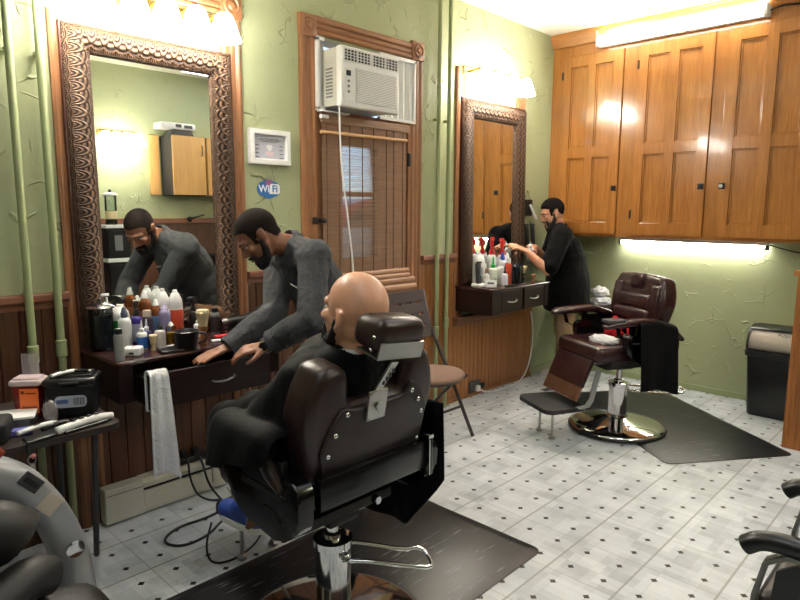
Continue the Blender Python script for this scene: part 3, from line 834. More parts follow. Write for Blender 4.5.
def barber_chair(label, loc, rz, zs, leather, headrest, base_r):
    t = thing('barber_chair', label, 'barber chair', (loc[0], loc[1], loc[2]), rz, 'hydraulic barber chairs')
    dz = zs-.69
    P_ = dict(parent=t, local=True)
    zf = loc[2]
    k = base_r/.35
    MB().lathe([(0,.0),(.35*k,.0),(.352*k,.012),(.345*k,.024),(.32*k,.034),(.22*k,.056),(.12*k,.074),(.075,.084),(.07,.10),(0,.10)], seg=56).build('base', M['chrome'], smooth=40, **P_)
    MB().lathe([(.342*k,-.001),(.36*k,-.001),(.362*k,.008),(.354*k,.018),(.346*k,.016)], seg=56).build('base_ring', M['rubber'], smooth=40, **P_)
    zc = .37 if headrest else .33
    MB().lathe([(.063,.085),(.063,zc-.03),(.071,zc-.026),(.071,zc),(.05,zc+.004),(0,zc+.004)], seg=36).build('pump_cylinder', M['chrome'], smooth=40, **P_)
    MB().cone((0,0,zc), (0,0,.52+dz), .021, seg=20).lathe([(.021,zc),(.034,zc+.004),(.034,zc+.02),(.021,zc+.026)]).build('piston', M['chrome'], smooth=40, **P_)
    lv = MB()
    if headrest:
        lv.tube([(.03,-.05,zc-.01), (.09,-.115,zc-.02), (.16,-.20,zc-.035), (.195,-.225,zc-.03), (.225,-.235,zc-.045), (.215,-.285,zc-.07), (.19,-.30,zc-.075), (.14,-.26,zc-.065), (.05,-.16,zc-.05), (-.02,-.075,zc-.05)], .0085, 8, smooth=1)
    else:
        lv.tube([(.03,-.05,zc-.03), (.01,-.20,zc-.05), (-.02,-.38,zc-.06), (-.05,-.46,zc-.05), (-.12,-.48,zc-.07), (-.15,-.43,zc-.08), (-.10,-.26,zc-.08), (-.04,-.07,zc-.06)], .008, 8, smooth=1)
    lv.ball((0,-.07,zc-.05), .018, seg=10, rings=6)
    lv.build('pump_lever', M['chrome'], smooth=True, **P_)
    # under-frame
    uf = MB().bb((-.20,-.10,.515+dz), (.20,.26,.555+dz), .01).bb((-.07,-.07,.47+dz), (.07,.07,.51+dz), .01)
    uf.bb((-.24,-.05,.55+dz), (.24,.25,.60+dz), .006)
    MB().bb((-.24,-.235,.655+dz), (.24,-.20,.758+dz), .006).build('rear_bar', M['panelblack'], smooth=30, **P_)
    uf.build('under_frame', M['blackmat'], smooth=30, **P_)
    if headrest:      # chrome-edged strap at the right of the rear bar, hex bolt under it
        rs = MB().bb((.235,-.245,.625+dz), (.262,-.20,.775+dz), .006); so = rs.build('strap', M['panelblack'], smooth=30, **P_)
        MB().bb((.236,-.2475,.762+dz), (.261,-.23,.778+dz), .003).bb((.2375,-.248,.63+dz), (.241,-.242,.76+dz)).build('trim_line', M['chrome'], so, local=True)
        MB().cone((.02,-.19,.60+dz), (.02,-.215,.60+dz), .014, seg=6).build('bolt', M['chrome'], **P_)
    # side panels
    pl = rounded([(.20,.765),(.185,.64),(.08,.565),(-.12,.54),(-.215,.60),(-.225,.745),(-.12,.775)], .04, 4)
    for sx in (-1, 1):
        m = MB(); n0 = 0
        xs = (sx*.255, sx*.312)
        A = [m.bm.verts.new((xs[0], y, z+dz)) for y, z in pl]; B = [m.bm.verts.new((xs[1], y, z+dz)) for y, z in pl]
        n = len(pl); f0 = m.bm.faces.new(A); f1 = m.bm.faces.new(B[::-1])
        for i in range(n): m.bm.faces.new((A[(i+1) % n], A[i], B[i], B[(i+1) % n]))
        bmesh.ops.bevel(m.bm, geom=[e for e in f1.edges], offset=.012, segments=3, profile=.5, affect='EDGES')
        so = m.build('side_panel', M['panelblack'], smooth=30, **P_)
        e = MB().tube([(sx*.312, .15, .715+dz), (sx*.3125, -.16, .70+dz)], .005, 6)
        e.tube([(sx*.312,-.04,.64+dz), (sx*.312,-.07,.645+dz), (sx*.312,-.10,.62+dz), (sx*.312,-.15,.61+dz)], .0045, 6, smooth=1)
        e.build('embossed_line', M['panelblack'], so, smooth=True, local=True)
    # seat
    s = MB().bb((-.25,-.10,.56+dz), (.25,.37,.69+dz), .05, 4)
    for v in s.bm.verts:
        if v.co.z > .63+dz: v.co.z -= .016*(1-min(1, abs(v.co.x)/.25)**2)
    s.build('seat', leather, smooth=50, **P_)
    # backrest
    tl = R(9.5)
    zb, ztop = .74+dz, (1.115 if headrest else 1.125)+dz*.4
    if headrest:
        pts = [(-.235,zb),(.235,zb),(.265,.86+dz),(.288,.96+dz),(.272,1.04+dz),(.235,ztop-.005),(.16,ztop),(.125,ztop-.03),(.112,1.01+dz),(.085,.995+dz),(-.085,.995+dz),(-.112,1.01+dz),(-.125,ztop-.03),(-.16,ztop),(-.235,ztop-.005),(-.272,1.04+dz),(-.288,.96+dz),(-.265,.86+dz)]
    else:
        pts = [(-.20,zb),(.20,zb),(.245,.86+dz),(.272,.97+dz),(.262,1.05+dz),(.22,ztop),(.075,ztop+.012),(-.075,ztop+.012),(-.22,ztop),(-.262,1.05+dz),(-.272,.97+dz),(-.245,.86+dz)]
    b = poly_body(MB(), rounded(pts, .03), -.19, -.055, .035, tl, zb)
    bo = b.build('backrest', leather, smooth=50, **P_)
    Rb = Matrix.Translation((0, 0, zb)) @ Matrix.Rotation(tl, 4, 'X') @ Matrix.Translation((0, 0, -zb))
    def onback(m): m._xf(m.bm.verts, Rb); return m
    if headrest:
        sh = [(-.20,zb+.01),(.215,zb+.01),(.235,.86+dz),(.238,.93+dz),(.20,1.0+dz),(.145,1.035+dz),(.115,.985+dz),(-.105,.985+dz),(-.15,1.0+dz),(-.20,.93+dz),(-.228,.86+dz)]
        poly_body(MB(), rounded(sh, .02), -.202, -.17, .008, tl, zb).build('back_shell', M['backshell'], bo, smooth=40, local=True)
        for x, z in ((-.135,.975),(-.175,.915),(-.197,.85),(-.205,.765),(.15,.995),(.187,.955),(.213,.905),(.21,.80)):
            onback(MB().ball((x,-.203,z+dz), (.0095,.006,.0095), seg=10, rings=6)).build('stud', M['chrome'], bo, smooth=True, local=True)
        # headrest assembly
        mp = MB().bb((-.058,-.212,.935+dz), (.022,-.203,1.035+dz), .002).cone((-.018,-.212,.985+dz), (-.018,-.222,.985+dz), .014, seg=6)
        for x, z in ((-.05,.943),(.014,.943),(-.05,1.027),(.014,1.027)): mp.ball((x,-.212,z+dz), .004, seg=6, rings=4)
        ho = onback(mp).build('headrest_mount', M['steel'], local=True, parent=t)
        st = MB().band([(-.018,-.199,.985+dz), (-.012,-.203,1.04+dz), (.010,-.235,1.135+dz)], .030, .007, (1,0,-.15))
        onback(st).build('strut', M['steel'], ho, local=True)
        hs = MB()
        for i in range(4): f = .25+.2*i; hs.box((-.012+.028*f,-.2065-.032*f,1.04+.075*f+dz), (.010,.004,.014), .001)
        onback(hs).build('slot', M['black'], ho, local=True)
        # bracket and cushion
        Rh = Matrix.Translation((.008,-.285,1.178+dz)) @ Matrix.Rotation(R(6), 4, 'Y') @ Matrix.Rotation(R(14), 4, 'X')
        br = MB().bb((-.096,-.058,-.058), (.096,-.052,-.006)).bb((-.096,-.058,-.060), (.096,.04,-.054)); br._xf(br.bm.verts, Rh)
        hb = br.build('headrest_bracket', M['steel'], local=True, parent=t)
        cu = MB().box((0,.012,.0), (.215,.125,.098), .036, None, 4)
        for v in cu.bm.verts:
            if v.co.z > 0: v.co.z += .014*(1-(v.co.x/.115)**2) - .12*(v.co.y-.02)
        cu._xf(cu.bm.verts, Rh); cu.build('headrest', leather, smooth=50, local=True, parent=t)
        sc = MB()
        for x in (-.106,): sc.ball((x,-.03,-.035), .006, seg=8, rings=5).ball((x,-.03,.005), .006, seg=8, rings=5)
        sc._xf(sc.bm.verts, Rh); sc.build('screw', M['chrome'], hb, smooth=True, local=True)
    else:
        # inset pillow and lumbar rolls on the front of the backrest
        onback(MB().box((0,-.062,ztop-.045), (.125,.05,.115), .022, None, 4)).build('pillow', leather, bo, smooth=50, local=True)
        onback(MB().box((0,-.058,.965+dz), (.33,.05,.10), .024, None, 4)).build('cushion_roll', leather, bo, smooth=50, local=True)
        onback(MB().box((0,-.054,.865+dz), (.36,.06,.10), .028, None, 4)).build('cushion_roll', leather, bo, smooth=50, local=True)
        for sx in (-1, 1): onback(MB().box((sx*.19,-.066,.97+dz), (.10,.05,.24), .03, None, 4)).build('wing_cushion', leather, bo, smooth=50, local=True)
    # arms
    for sx in (-1, 1):
        x = sx*.302; za = zs+.155
        k_ = .52 if headrest else .9
        path = ([(.16,za-.012),(.13,za),(.07,za+.008),(.01,za+.004)] if headrest else [(.37,za-.012),(.33,za),(.12,za+.01),(.03,za+.006)]) + [(-.10*k_,za-.03),(-.20*k_,za-.085),(-.27*k_,za-.125)]
        m = MB(); rings = []
        for i, (y, z) in enumerate(path):
            w = (.030,.042,.045,.045,.043,.040,.028)[i]; h = (.012,.024,.026,.026,.026,.024,.014)[i]
            dy, dzv = (path[min(i+1,6)][0]-path[max(i-1,0)][0], path[min(i+1,6)][1]-path[max(i-1,0)][1])
            L = math.hypot(dy, dzv); ny, nz = -dzv/L, dy/L
            ring = []
            for q in range(14):
                a = 2*math.pi*q/14; ca, sa = math.cos(a), math.sin(a)
                ca = math.copysign(abs(ca)**.6, ca); sa = math.copysign(abs(sa)**.6, sa)
                ring.append(m.bm.verts.new((x+ca*w, y-ny*sa*h, z-nz*sa*h)))
            rings.append(ring)
        for a, b in zip(rings, rings[1:]):
            for q in range(14): m.bm.faces.new((a[q], a[(q+1) % 14], b[(q+1) % 14], b[q]))
        m.bm.faces.new(rings[0][::-1]); m.bm.faces.new(rings[-1])
        ao = m.build('armrest', leather, smooth=60, **P_)
        (MB() if headrest else MB().band([(x,.27,za-.02),(x,.25,za-.09),(x,.16,za-.13)], .028, .012, (0,1,.2))).band([(x,.10,za-.02),(x,.12,za-.13)], .03, .012, (0,1,0)).bb((x-.012,-.14,za-.16), (x+.012,.08,za-.035)).build('arm_support', M['panelblack'], ao, local=True)
    # leg rest and footrest
    fo_, lk = (.08, .10) if headrest else (0, 0)
    lr = MB().box((fo_,.405-lk,.50+dz), (.40,.035,.20), .012, Matrix.Rotation(R(24), 3, 'X'))
    lo = lr.build('leg_rest', leather, smooth=40, **P_)
    rb = MB()
    for i in range(15): rb.cone((fo_-.186+i*.0266,.448-lk,.415+dz), (fo_-.186+i*.0266,.488-lk,.325+dz), .0125, seg=8)
    rb.box((fo_,.46-lk,.37+dz), (.39,.012,.10), 0, Matrix.Rotation(R(24), 3, 'X'))
    rb.build('ribbed_kick_plate', m_plain('copper_kick', (120,84,62), .25, metal=.5, var=.1), lo, smooth=40, local=True)
    fk = .05 if headrest else .12; fo_ = .10 if headrest else 0; fw_ = .76 if headrest else 1
    zfoot = .235 if not headrest else .24
    for sx in (-1, 1):
        MB().band([(sx*.215,.33,.53+dz), (fo_+sx*.215*fw_,.50-fk,zfoot+.06), (fo_+sx*.215*fw_,.53-fk,zfoot+.02), (fo_+sx*.215*fw_,.60-fk,zfoot+.012)], .042, .007, (0,.88,.47)).build('footrest_bar', M['steel'], **P_)
    fp = rounded([(fo_+fw_*a_, b_-fk) for a_, b_ in ((-.19,.52),(.19,.52),(.205,.78),(.17,.82),(-.17,.82),(-.205,.78))], .03)
    fo = MB().prism(fp, 'z', zfoot-.022, zfoot+.006).build('footrest', M['rubber'], smooth=30, **P_)
    for sx in (-1, 1):
        MB().cone((fo_+sx*.08,.70-fk,zfoot-.02), (fo_+sx*.08,.70-fk,.02), .009, seg=10).lathe([(0,0),(.022,0),(.022,.014),(.010,.024)], (fo_+sx*.08,.70-fk,.002)).build('foot_leg', M['steel'], fo, smooth=40, local=True)
    return t
MATZ = .014
barber_chair('dark brown barber chair in the foreground seen from behind, with the caped bald man', (1.335, 1.61, MATZ), 0, .665, M['leather1'], True, .345)
barber_chair('empty maroon barber chair facing left in front of the right wall', (4.17, 1.84, MATZ), R(62), .655, M['leather2'], False, .325)

# ------------------------------------------------------------------ mats
def m_mat():
    t = NT('black_marbled_mat'); v = t.obj((1, 14, 1)); n = t.noise(v, 6, 2, .5, .4)
    v2 = t.obj(); gate = t.noise(v2, 7, 2)
    f = t.math('MULTIPLY', t.math('MULTIPLY', t.math('SUBTRACT', n, .62), 14, True), t.math('MULTIPLY', t.math('SUBTRACT', gate, .42), 6, True))
    t.col(t.mix(f, lin((17,18,21)), lin((110,112,120)))); t.set(Roughness=.34)
    t.b.inputs['Specular IOR Level'].default_value = .4
    t.bump(t.noise(v2, 3.2, 3), .18, .02)
    return t.m
M['mat'] = m_mat()
def mat(name, label, loc, w, d, rz):
    m = MB(); a, b = w/2, d/2
    lo = rounded([(-a,-b),(a,-b),(a,b),(-a,b)], .05, 5); e = .045
    hi = rounded([(-a+e,-b+e),(a-e,-b+e),(a-e,b-e),(-a+e,b-e)], .03, 5)
    A = [m.bm.verts.new((x, y, 0)) for x, y in lo]; A2 = [m.bm.verts.new((x, y, .004)) for x, y in lo]; B = [m.bm.verts.new((x, y, .0135)) for x, y in hi]
    n = len(lo)
    for P0, P1 in ((A, A2), (A2, B)):
        for i in range(n): m.bm.faces.new((P0[i], P0[(i+1) % n], P1[(i+1) % n], P1[i]))
    m.bm.faces.new(A[::-1]); m.bm.faces.new(B)
    o = m.build(name, M['mat'], local=True, smooth=20); o.location = (*loc, .0005); o.rotation_euler = (0, 0, rz)
    return tag(o, label, 'floor mat', 'anti-fatigue mats')
mat('floor_mat', 'black marbled rubber mat under the foreground barber chair', (1.61, 1.80), 1.52, .88, 0)
mat('floor_mat', 'black marbled rubber mat under the empty maroon barber chair', (4.575, 1.675), .90, 1.52, R(-36))

# ------------------------------------------------------------------ counters
def counter(name, label, x0, x1, y0, y1, z, drawers, h=.185):
    t = thing(name, label, 'counter', ((x0+x1)/2, (y0+y1)/2, z-h))
    MB().bb((x0-.008, y0-.012, z-.02), (x1+.008, y1, z), .006).build('worktop', M['espresso_top'], t)
    m = MB()
    m.bb((x0, y0+.012, z-h), (x0+.018, y1, z-.02)).bb((x1-.018, y0+.012, z-h), (x1, y1, z-.02)).bb((x0, y1-.018, z-h), (x1, y1, z-.02)).bb((x0, y0+.012, z-h), (x1, y1, z-h+.012))
    for d in drawers: m.bb((d[0]-.024, y0+.012, z-h), (d[0]-.008, y1, z-.02))
    a = x0
    for d in drawers:
        if d[0]-.02 > a+.03: m.bb((a, y0, z-h), (d[0]-.006, y0+.016, z-.022))
        a = d[1]+.006
    if a < x1-.03: m.bb((a, y0, z-h), (x1, y0+.016, z-.022))
    m.build('carcass', M['espresso'], t)
    for (d0, d1, out, hx) in drawers:
        zf0, zf1 = z-h-(.012 if out else -.006), z-(.044 if out else .026)
        yd = y0-out
        m = MB().bb((d0, yd, zf0), (d1, yd+.016, zf1), .003)
        m.bb((d0+.015, yd+.016, zf0+.01), (d0+.027, yd+.36, zf1-.03)).bb((d1-.027, yd+.016, zf0+.01), (d1-.015, yd+.36, zf1-.03)).bb((d0+.015, yd+.016, zf0+.005), (d1-.015, yd+.36, zf0+.013))
        do = m.build('drawer', M['espresso'], t)
        hz = (zf0+zf1)/2
        MB().tube([(hx-.055, yd, hz-.004), (hx-.05, yd-.018, hz-.006), (hx, yd-.026, hz-.008), (hx+.05, yd-.018, hz+.004), (hx+.055, yd, hz+.006)], .005, 8, smooth=1).build('handle', M['steel'], do, smooth=True)
    return t
CZ = .90
counter('barber_counter', 'espresso brown counter under the big mirror with its drawer pulled open, crowded with bottles', 1.015, 1.83, 2.63, 3.055, CZ, [(1.082, 1.685, .135, 1.43)])
CZ2 = .955
counter('barber_counter', 'espresso brown counter under the second mirror beside the barber in black', 3.815, 4.62, 2.70, 3.06, CZ2, [(3.94, 4.22, 0, 4.08), (4.26, 4.56, 0, 4.40)], .20)

# ------------------------------------------------------------------ baseboard heater
def heater():
    x0, x1 = 1.052, 2.30
    t = thing('baseboard_heater', 'off-white metal baseboard heater on the floor below the first counter', 'heater', ((x0+x1)/2, 3.03, 0))
    yw = 3.0605
    MB().prism([(yw,.012),(2.995,.012),(2.99,.03),(2.99,.05),(3.03,.06),(3.03,.13),(2.985,.145),(2.985,.168),(3.005,.186),(yw,.19)], 'x', x0+.19, x1).build('case', M['offwhite'], t)
    MB().bb((x0, 2.984, .012), (x0+.19, yw, .188), .006).build('end_cap', M['offwhite'], t)
    MB().bb((x0+.19, 2.988, .048), (x1-.01, 2.994, .128), .002).build('front_panel', M['offwhite'], t)
    MB().bb((x0+.19, 3.0, .128), (x1-.012, 3.025, .146)).bb((x0+.01, 2.9835, .155), (x0+.185, 2.985, .158)).build('air_slot', M['blackmat'], t)
    MB().bb((1.62, 2.986, .048), (1.626, 2.9885, .128)).build('seam', M['grime'], t)
heater()
# power strip lying on the heater and its cables
def strip():
    t = thing('power_strip', 'black power strip lying on top of the heater below the white towel', 'power strip', (1.47, 3.03, .19))
    MB().bb((1.34, 3.005, .1905), (1.62, 3.055, .225), .006).build('body', M['black'], t)
    for i in range(3): MB().bb((1.40+i*.065, 3.012, .2245), (1.435+i*.065, 3.046, .262), .005).build('plug', M['blackmat'], t)
strip()
def cable(pts, r, mat, label, name='power_cable', sm=3):
    return tag(MB().tube(pts, r, 7, smooth=sm).build(name, mat, smooth=True), label, 'cable')
cable([(1.47,2.99,.235),(1.475,2.965,.23),(1.475,2.955,.12),(1.50,2.90,.02),(1.62,2.80,.008),(1.72,2.72,.008),(1.82,2.60,.008),(1.8,2.4,.008)], .006, M['black'], 'black cable dropping from the power strip and running right along the floor')
cable([(1.54,2.99,.235),(1.55,2.96,.21),(1.57,2.945,.08),(1.60,2.90,.01),(1.58,2.75,.008),(1.45,2.72,.008),(1.28,2.74,.008),(1.17,2.66,.008),(1.22,2.55,.008),(1.36,2.56,.008),(1.47,2.64,.008),(1.60,2.70,.009),(1.75,2.66,.009)], .0065, M['black'], 'black cable making a big loop on the tiles below the drawer')
cable([(1.60,2.99,.235),(1.62,2.955,.20),(1.66,2.93,.09),(1.72,2.86,.02),(1.86,2.74,.008),(1.95,2.6,.008)], .0055, M['black'], 'black cable slanting down from the right end of the power strip')
cable([(1.29,2.40,.16),(1.24,2.37,.08),(1.24,2.33,.008),(1.33,2.29,.007),(1.46,2.33,.007),(1.55,2.40,.007)], .005, M['black'], 'thin black cable curled under the footrest of the foreground chair')
cable([(4.93,3.05,.62),(4.98,3.045,.42),(4.93,3.04,.15),(4.80,3.02,.03),(4.60,2.97,.010),(4.35,2.97,.010),(4.20,3.0,.012),(4.115,3.02,.05)], .007, M['white'], 'white cable hanging under the second counter down to the outlet')
def outlet():
    t = thing('outlet', 'dark outlet box low on the panelling with a white plug', 'outlet', (4.10, 3.05, .03))
    MB().bb((4.02, 3.045, .03), (4.16, 3.062, .125), .004).build('cover', M['dgrey'], t)
    MB().bb((4.09, 3.015, .035), (4.13, 3.046, .085), .006).build('plug', M['white'], t)
    MB().bb((4.17, 3.03, .05), (4.21, 3.06, .09), .006).build('adapter', M['blackmat'], t)
outlet()
tag(MB().bb((4.62, 3.068, .56), (4.66, 3.08, .63), .003).tube([(4.64,3.066,.63),(4.64,3.06,.70)], .003).build('hanging_tag', m_plain('tag_red', (176,52,46), .6)), 'small red tag hanging under the second counter', 'tag')

# ------------------------------------------------------------------ white towel over the open drawer
def towel():
    def f(u, v):
        # v: along the cloth (back hem to front hem), u: across
        x = 1.098 + (u-.5)*.125
        s = v*1.0
        L0 = .16
        yb, yf, zt = 2.528, 2.484, .848
        if s < .2: z = zt-.16+s/.2*.16; y = yb
        elif s < .3:
            a = (s-.2)/.1*math.pi; y = (yb+yf)/2+math.cos(a)*(yb-yf)/2; z = zt+math.sin(a)*.022
        else:
            k = (s-.3)/.7; z = zt-k*.42; y = yf-.004-k*.015
        k = max(0, (s-.3)/.7)
        x = 1.124 + (u-.5)*(.080+.042*k) + .010*k
        w = math.sin(u*math.pi*4.2+.6)*.010+math.sin(u*9+v*4)*.004
        return (x, y+w*(.4+.6*k)+(.0 if s > .25 else .004), z-(.03*k*(u-.3)**2*4))
    m = MB().grid(f, 40, 60)
    o = m.build('hand_towel', M['towel'], smooth=True)
    bake(o, [('SOLIDIFY', dict(thickness=.008, offset=0)), ('SUBSURF', dict(levels=1))])
    return tag(o, 'long white towel hanging over the left end of the open drawer', 'towel')
towel()

# ------------------------------------------------------------------ folding chair
def folding_chair():
    t = thing('folding_chair', 'dark metal folding chair with a brown padded seat by the pipes', 'chair', (3.06, 2.65, 0))
    bl = m_plain('chair_brown_black', (52,40,40), .5, var=.1)
    seatm = m_fabric('seat_brown', (128,104,92), 300, .9, .2, .3)
    xc = 3.06
    s = MB().lathe([(0,.43),(.16,.432),(.20,.44),(.212,.458),(.20,.474),(.15,.482),(0,.484)], (xc,2.63,0), seg=36, sx=1.08, sy=.98)
    s.build('seat', seatm, t, smooth=True)
    MB().lathe([(0,.422),(.185,.422),(.19,.432),(0,.432)], (xc,2.63,0), seg=36).build('seat_pan', bl, t)
    for sx in (-1, 1):
        x = xc+sx*.232
        MB().tube([(x,2.46,.008),(x,2.70,.46),(x,2.86,.72),(x,2.94,.985)], .0125, 8).build('leg', bl, t, smooth=True)
        x = xc+sx*.205
        MB().tube([(x,2.50,.44),(x,2.62,.36),(x,2.96,.008)], .011, 8).build('leg', bl, t, smooth=True)
    MB().cone((xc-.23,2.565,.20), (xc+.23,2.565,.20), .009).build('stretcher', bl, t); MB().cone((xc-.2,2.89,.10), (xc+.2,2.89,.10), .009).build('stretcher', bl, t)
    b = MB(); rot = Matrix.Rotation(R(-17), 3, 'X')
    for z0, z1 in ((.66,.735),(.75,.815),(.83,.895),(.91,.985)):
        zc = (z0+z1)/2; b.box((xc, 2.855+(zc-.72)*.30, zc), (.45, .012, z1-z0+.004), .003, rot)
    for x in (-.205, -.10, 0, .10, .205): b.box((xc+x, 2.855+(.82-.72)*.30, .82), (.06, .010, .32), .002, rot)
    b.build('back_panel', bl, t)
folding_chair()

# ------------------------------------------------------------------ bin
def bin_():
    t = thing('waste_bin', 'tall black waste bin with a silver swing lid against the right wall', 'bin', (5.30, 1.10, 0))
    M['binlid'] = m_plain('bin_lid_silver', (178,168,158), .35, metal=.25, var=.04)
    m = MB()
    def ring(hx, hy, z, r=.04): return [(5.33+a, 1.10+b, z) for a, b in rounded([(-hx,-hy),(hx,-hy),(hx,hy),(-hx,hy)], r, 4)]
    rs = [ring(.14,.165,0), ring(.145,.17,.02), ring(.165,.195,.46), ring(.178,.208,.465), ring(.18,.21,.505), ring(.165,.195,.507)]
    vs = [[m.bm.verts.new(p) for p in r] for r in rs]
    for a, b in zip(vs, vs[1:]):
        for i in range(len(a)): m.bm.faces.new((a[i], a[(i+1) % len(a)], b[(i+1) % len(a)], b[i]))
    m.bm.faces.new(vs[0][::-1]); m.bm.faces.new(vs[-1]); m.build('body', M['black'], t, smooth=35)
    lid = [(y, z) for y, z in [(-.19,.507)]+[(-.19+.03*math.sin(a*.5), .507) for a in (0,)]]
    prof = rounded([(5.17,.507),(5.185,.60),(5.24,.66),(5.40,.675),(5.47,.64),(5.49,.507)], .05, 5)
    MB().prism(prof, 'y', .915, 1.285).build('swing_lid', M['binlid'], t, smooth=40)
    for y0, y1 in ((.900,.916),(1.284,1.300)):
        MB().prism(rounded([(5.16,.505),(5.172,.605),(5.235,.675),(5.40,.69),(5.48,.65),(5.50,.505)], .05, 5), 'y', y0, y1).build('lid_side', M['black'], t, smooth=40)
    MB().prism([(5.23,.668),(5.25,.677),(5.40,.689),(5.46,.665),(5.44,.655),(5.25,.66)], 'y', .916, 1.284).build('lid_top', M['black'], t)
    text('lid_letters', 'PUSH', .035, M['black'], t, facing((5.206, 1.06, .638), (0,-1,0), (.75,0,.66)), extrude=.001)
bin_()

# ------------------------------------------------------------------ massage chair (lower left corner)
def massage():
    t = thing('massage_chair', 'black leather massage chair with a silver arched side shell in the lower left corner', 'massage chair', (.2, 1.6, 0))
    M['shell'] = m_plain('silver_shell', (150,152,156), .35, metal=.35, var=.05)
    M['mleather'] = m_leather('massage_leather', (22,19,18), .5)
    oc = [(-.30,.60),(-.18,.80),(0,.885),(.2,.91),(.36,.885),(.455,.835),(.525,.765),(.585,.64),(.62,.50),(.635,.30),(.62,.06)]
    ic = [(.52,.06),(.54,.30),(.53,.47),(.495,.61),(.45,.70),(.385,.765),(.30,.81),(.18,.825),(0,.80),(-.10,.72),(-.19,.60)]
    def dens(p):
        q = [V3((a,b,0)) for a,b in p]
        out = [q[0]]
        for _ in range(2):
            out = [q[0]]
            for a, b in zip(q, q[1:]): out += [a*.75+b*.25, a*.25+b*.75]
            out.append(q[-1]); q = out
        return [(v.x, v.y) for v in q]
    O, I = dens(oc), dens(ic)[::-1]
    for yy, nm in ((1.93, 'side_shell'),):
        m = MB(); n = len(O)
        rows = []
        for i in range(n):
            (a, b), (c, d) = O[i], I[i]
            rows.append([m.bm.verts.new(p) for p in ((c, yy-.035, d), (c+(a-c)*.12, yy-.045, d+(b-d)*.12), (c+(a-c)*.85, yy-.045, d+(b-d)*.85), (a, yy-.03, b), (a, yy+.045, b), (c, yy+.045, d))])
        for r0, r1 in zip(rows, rows[1:]):
            for k in range(6): m.bm.faces.new((r0[k], r0[(k+1) % 6], r1[(k+1) % 6], r1[k]))
        m.bm.faces.new(rows[0][::-1]); m.bm.faces.new(rows[-1])
        s = m.build(nm, M['shell'], t, smooth=50)
        if yy > 1.5:
            e1 = (V3((.525,0,.765))-V3((.455,0,.845))).normalized(); n1 = V3((e1.z, 0, -e1.x))
            rot = Matrix(((e1.x,0,n1.x),(0,1,0),(e1.z,0,n1.z)))
            MB().box((.470,yy-.047,.785), (.062,.006,.040), .002, rot).build('control_slot', M['dgrey'], s)
            MB().box((.470,yy-.051,.785), (.046,.005,.016), .001, rot).build('slot_window', M['black'], s)
            MB().box((.512,yy-.047,.705), (.052,.004,.056), .001, rot).build('sticker', m_plain('beige_sticker', (178,168,156), .5, var=.03), s)
            MB().lathe([(0,0),(.02,0),(.026,.004),(.026,.008),(.019,.006),(0,.004)], (.570,yy-.044,.545), Matrix.Rotation(R(90), 3, 'X'), 20).build('knob', M['chrome'], s, smooth=40)
    wood = m_wood('mahogany', (96,30,18), (150,58,34), 'X', .3)
    MB().prism(dens([(-.10,.87),(.1,.935),(.30,.932),(.415,.89)]) + dens([(.40,.875),(.30,.905),(.1,.91),(-.08,.85)]), 'y', 1.88, 2.0).build('arm_top', wood, t, smooth=40)
    # cushions between the shells
    MB().box((.08,1.53,.42), (.75,.62,.20), .06, None, 4).build('seat', M['mleather'], t, smooth=50)
    MB().box((-.25,1.53,.80), (.24,.62,.80), .08, Matrix.Rotation(R(-18), 3, 'Y'), 4).build('backrest', M['mleather'], t, smooth=50)
    def pillow(pts, r, nm, wob=.006):
        m = MB(); m.tube(pts, r, 20, smooth=2); m.wobble(wob, 9)
        m.build(nm, M['mleather'], t, smooth=True)
    # padded arm roll and the calf pads of the leg rest
    pillow([(-.02,1.72,.62),(.10,1.76,.70),(.28,1.79,.735),(.37,1.80,.715),(.40,1.80,.68)], [.075,.080], 'arm_pad')
    pillow([(.16,1.62,.50),(.28,1.66,.56),(.40,1.72,.60),(.46,1.74,.57)], [.06,.05], 'arm_pad')
    for yy in (1.72, 1.48):
        m = MB().box((.44 if yy > 1.6 else .30,yy,.30 if yy > 1.6 else .20), (.26,.22,.44), .085, Matrix.Rotation(R(14), 3, 'Y'), 5)
        m.build('calf_pad', M['mleather'], t, smooth=60)
    MB().bb((-.2,1.2,.0), (.45,1.85,.26), .03).build('base', M['black'], t)
massage()

# ------------------------------------------------------------------ waiting chairs (lower right corner)
def waiting_chair(xw, yw, label, rz=0):
    t = thing('waiting_chair', label, 'chair', (xw, yw, 0), rz, 'black waiting chairs'); P_ = dict(parent=t, local=True); xc, yf = 0, .28
    vin = m_leather('waiting_vinyl', (28,27,29), .35) if 'wv' not in M else M['wv']; M['wv'] = vin
    MB().box((xc, yf-.27, .44), (.40,.50,.085), .035, None, 4).build('seat', vin, smooth=50, **P_)
    MB().box((xc, yf-.53, .72), (.40,.07,.42), .03, Matrix.Rotation(R(10), 3, 'X'), 4).build('backrest', vin, smooth=50, **P_)
    fr = M['steel_dark']
    for sx in (-1, 1):
        x = xc+sx*.235
        MB().band([(x,yf-.02,.0),(x,yf-.03,.50),(x,yf-.05,.60),(x,yf-.10,.635),(x,yf-.42,.63),(x,yf-.50,.58),(x,yf-.54,.0)], .045, .012, (1,0,0)).build('arm_frame', fr, **P_)
        m = MB().tube([(x,yf+.005,.625),(x,yf-.03,.655),(x,yf-.12,.668),(x,yf-.40,.665),(x,yf-.47,.65)], .027, 14, smooth=2)
        for v in m.bm.verts: v.co.x = x+(v.co.x-x)*1.15
        m.build('arm_pad', M['black'], smooth=True, **P_)
        MB().prism([(yf-.06,.40),(yf-.075,.58),(yf-.12,.615),(yf-.42,.61),(yf-.47,.57),(yf-.50,.40)], 'x', x-.006, x+.006).build('side_panel', vin, **P_)
    MB().bb((xc-.235, yf-.06, .36), (xc+.235, yf-.035, .40)).bb((xc-.235, yf-.50, .36), (xc+.235, yf-.475, .40)).build('cross_bar', fr, **P_)
    return t
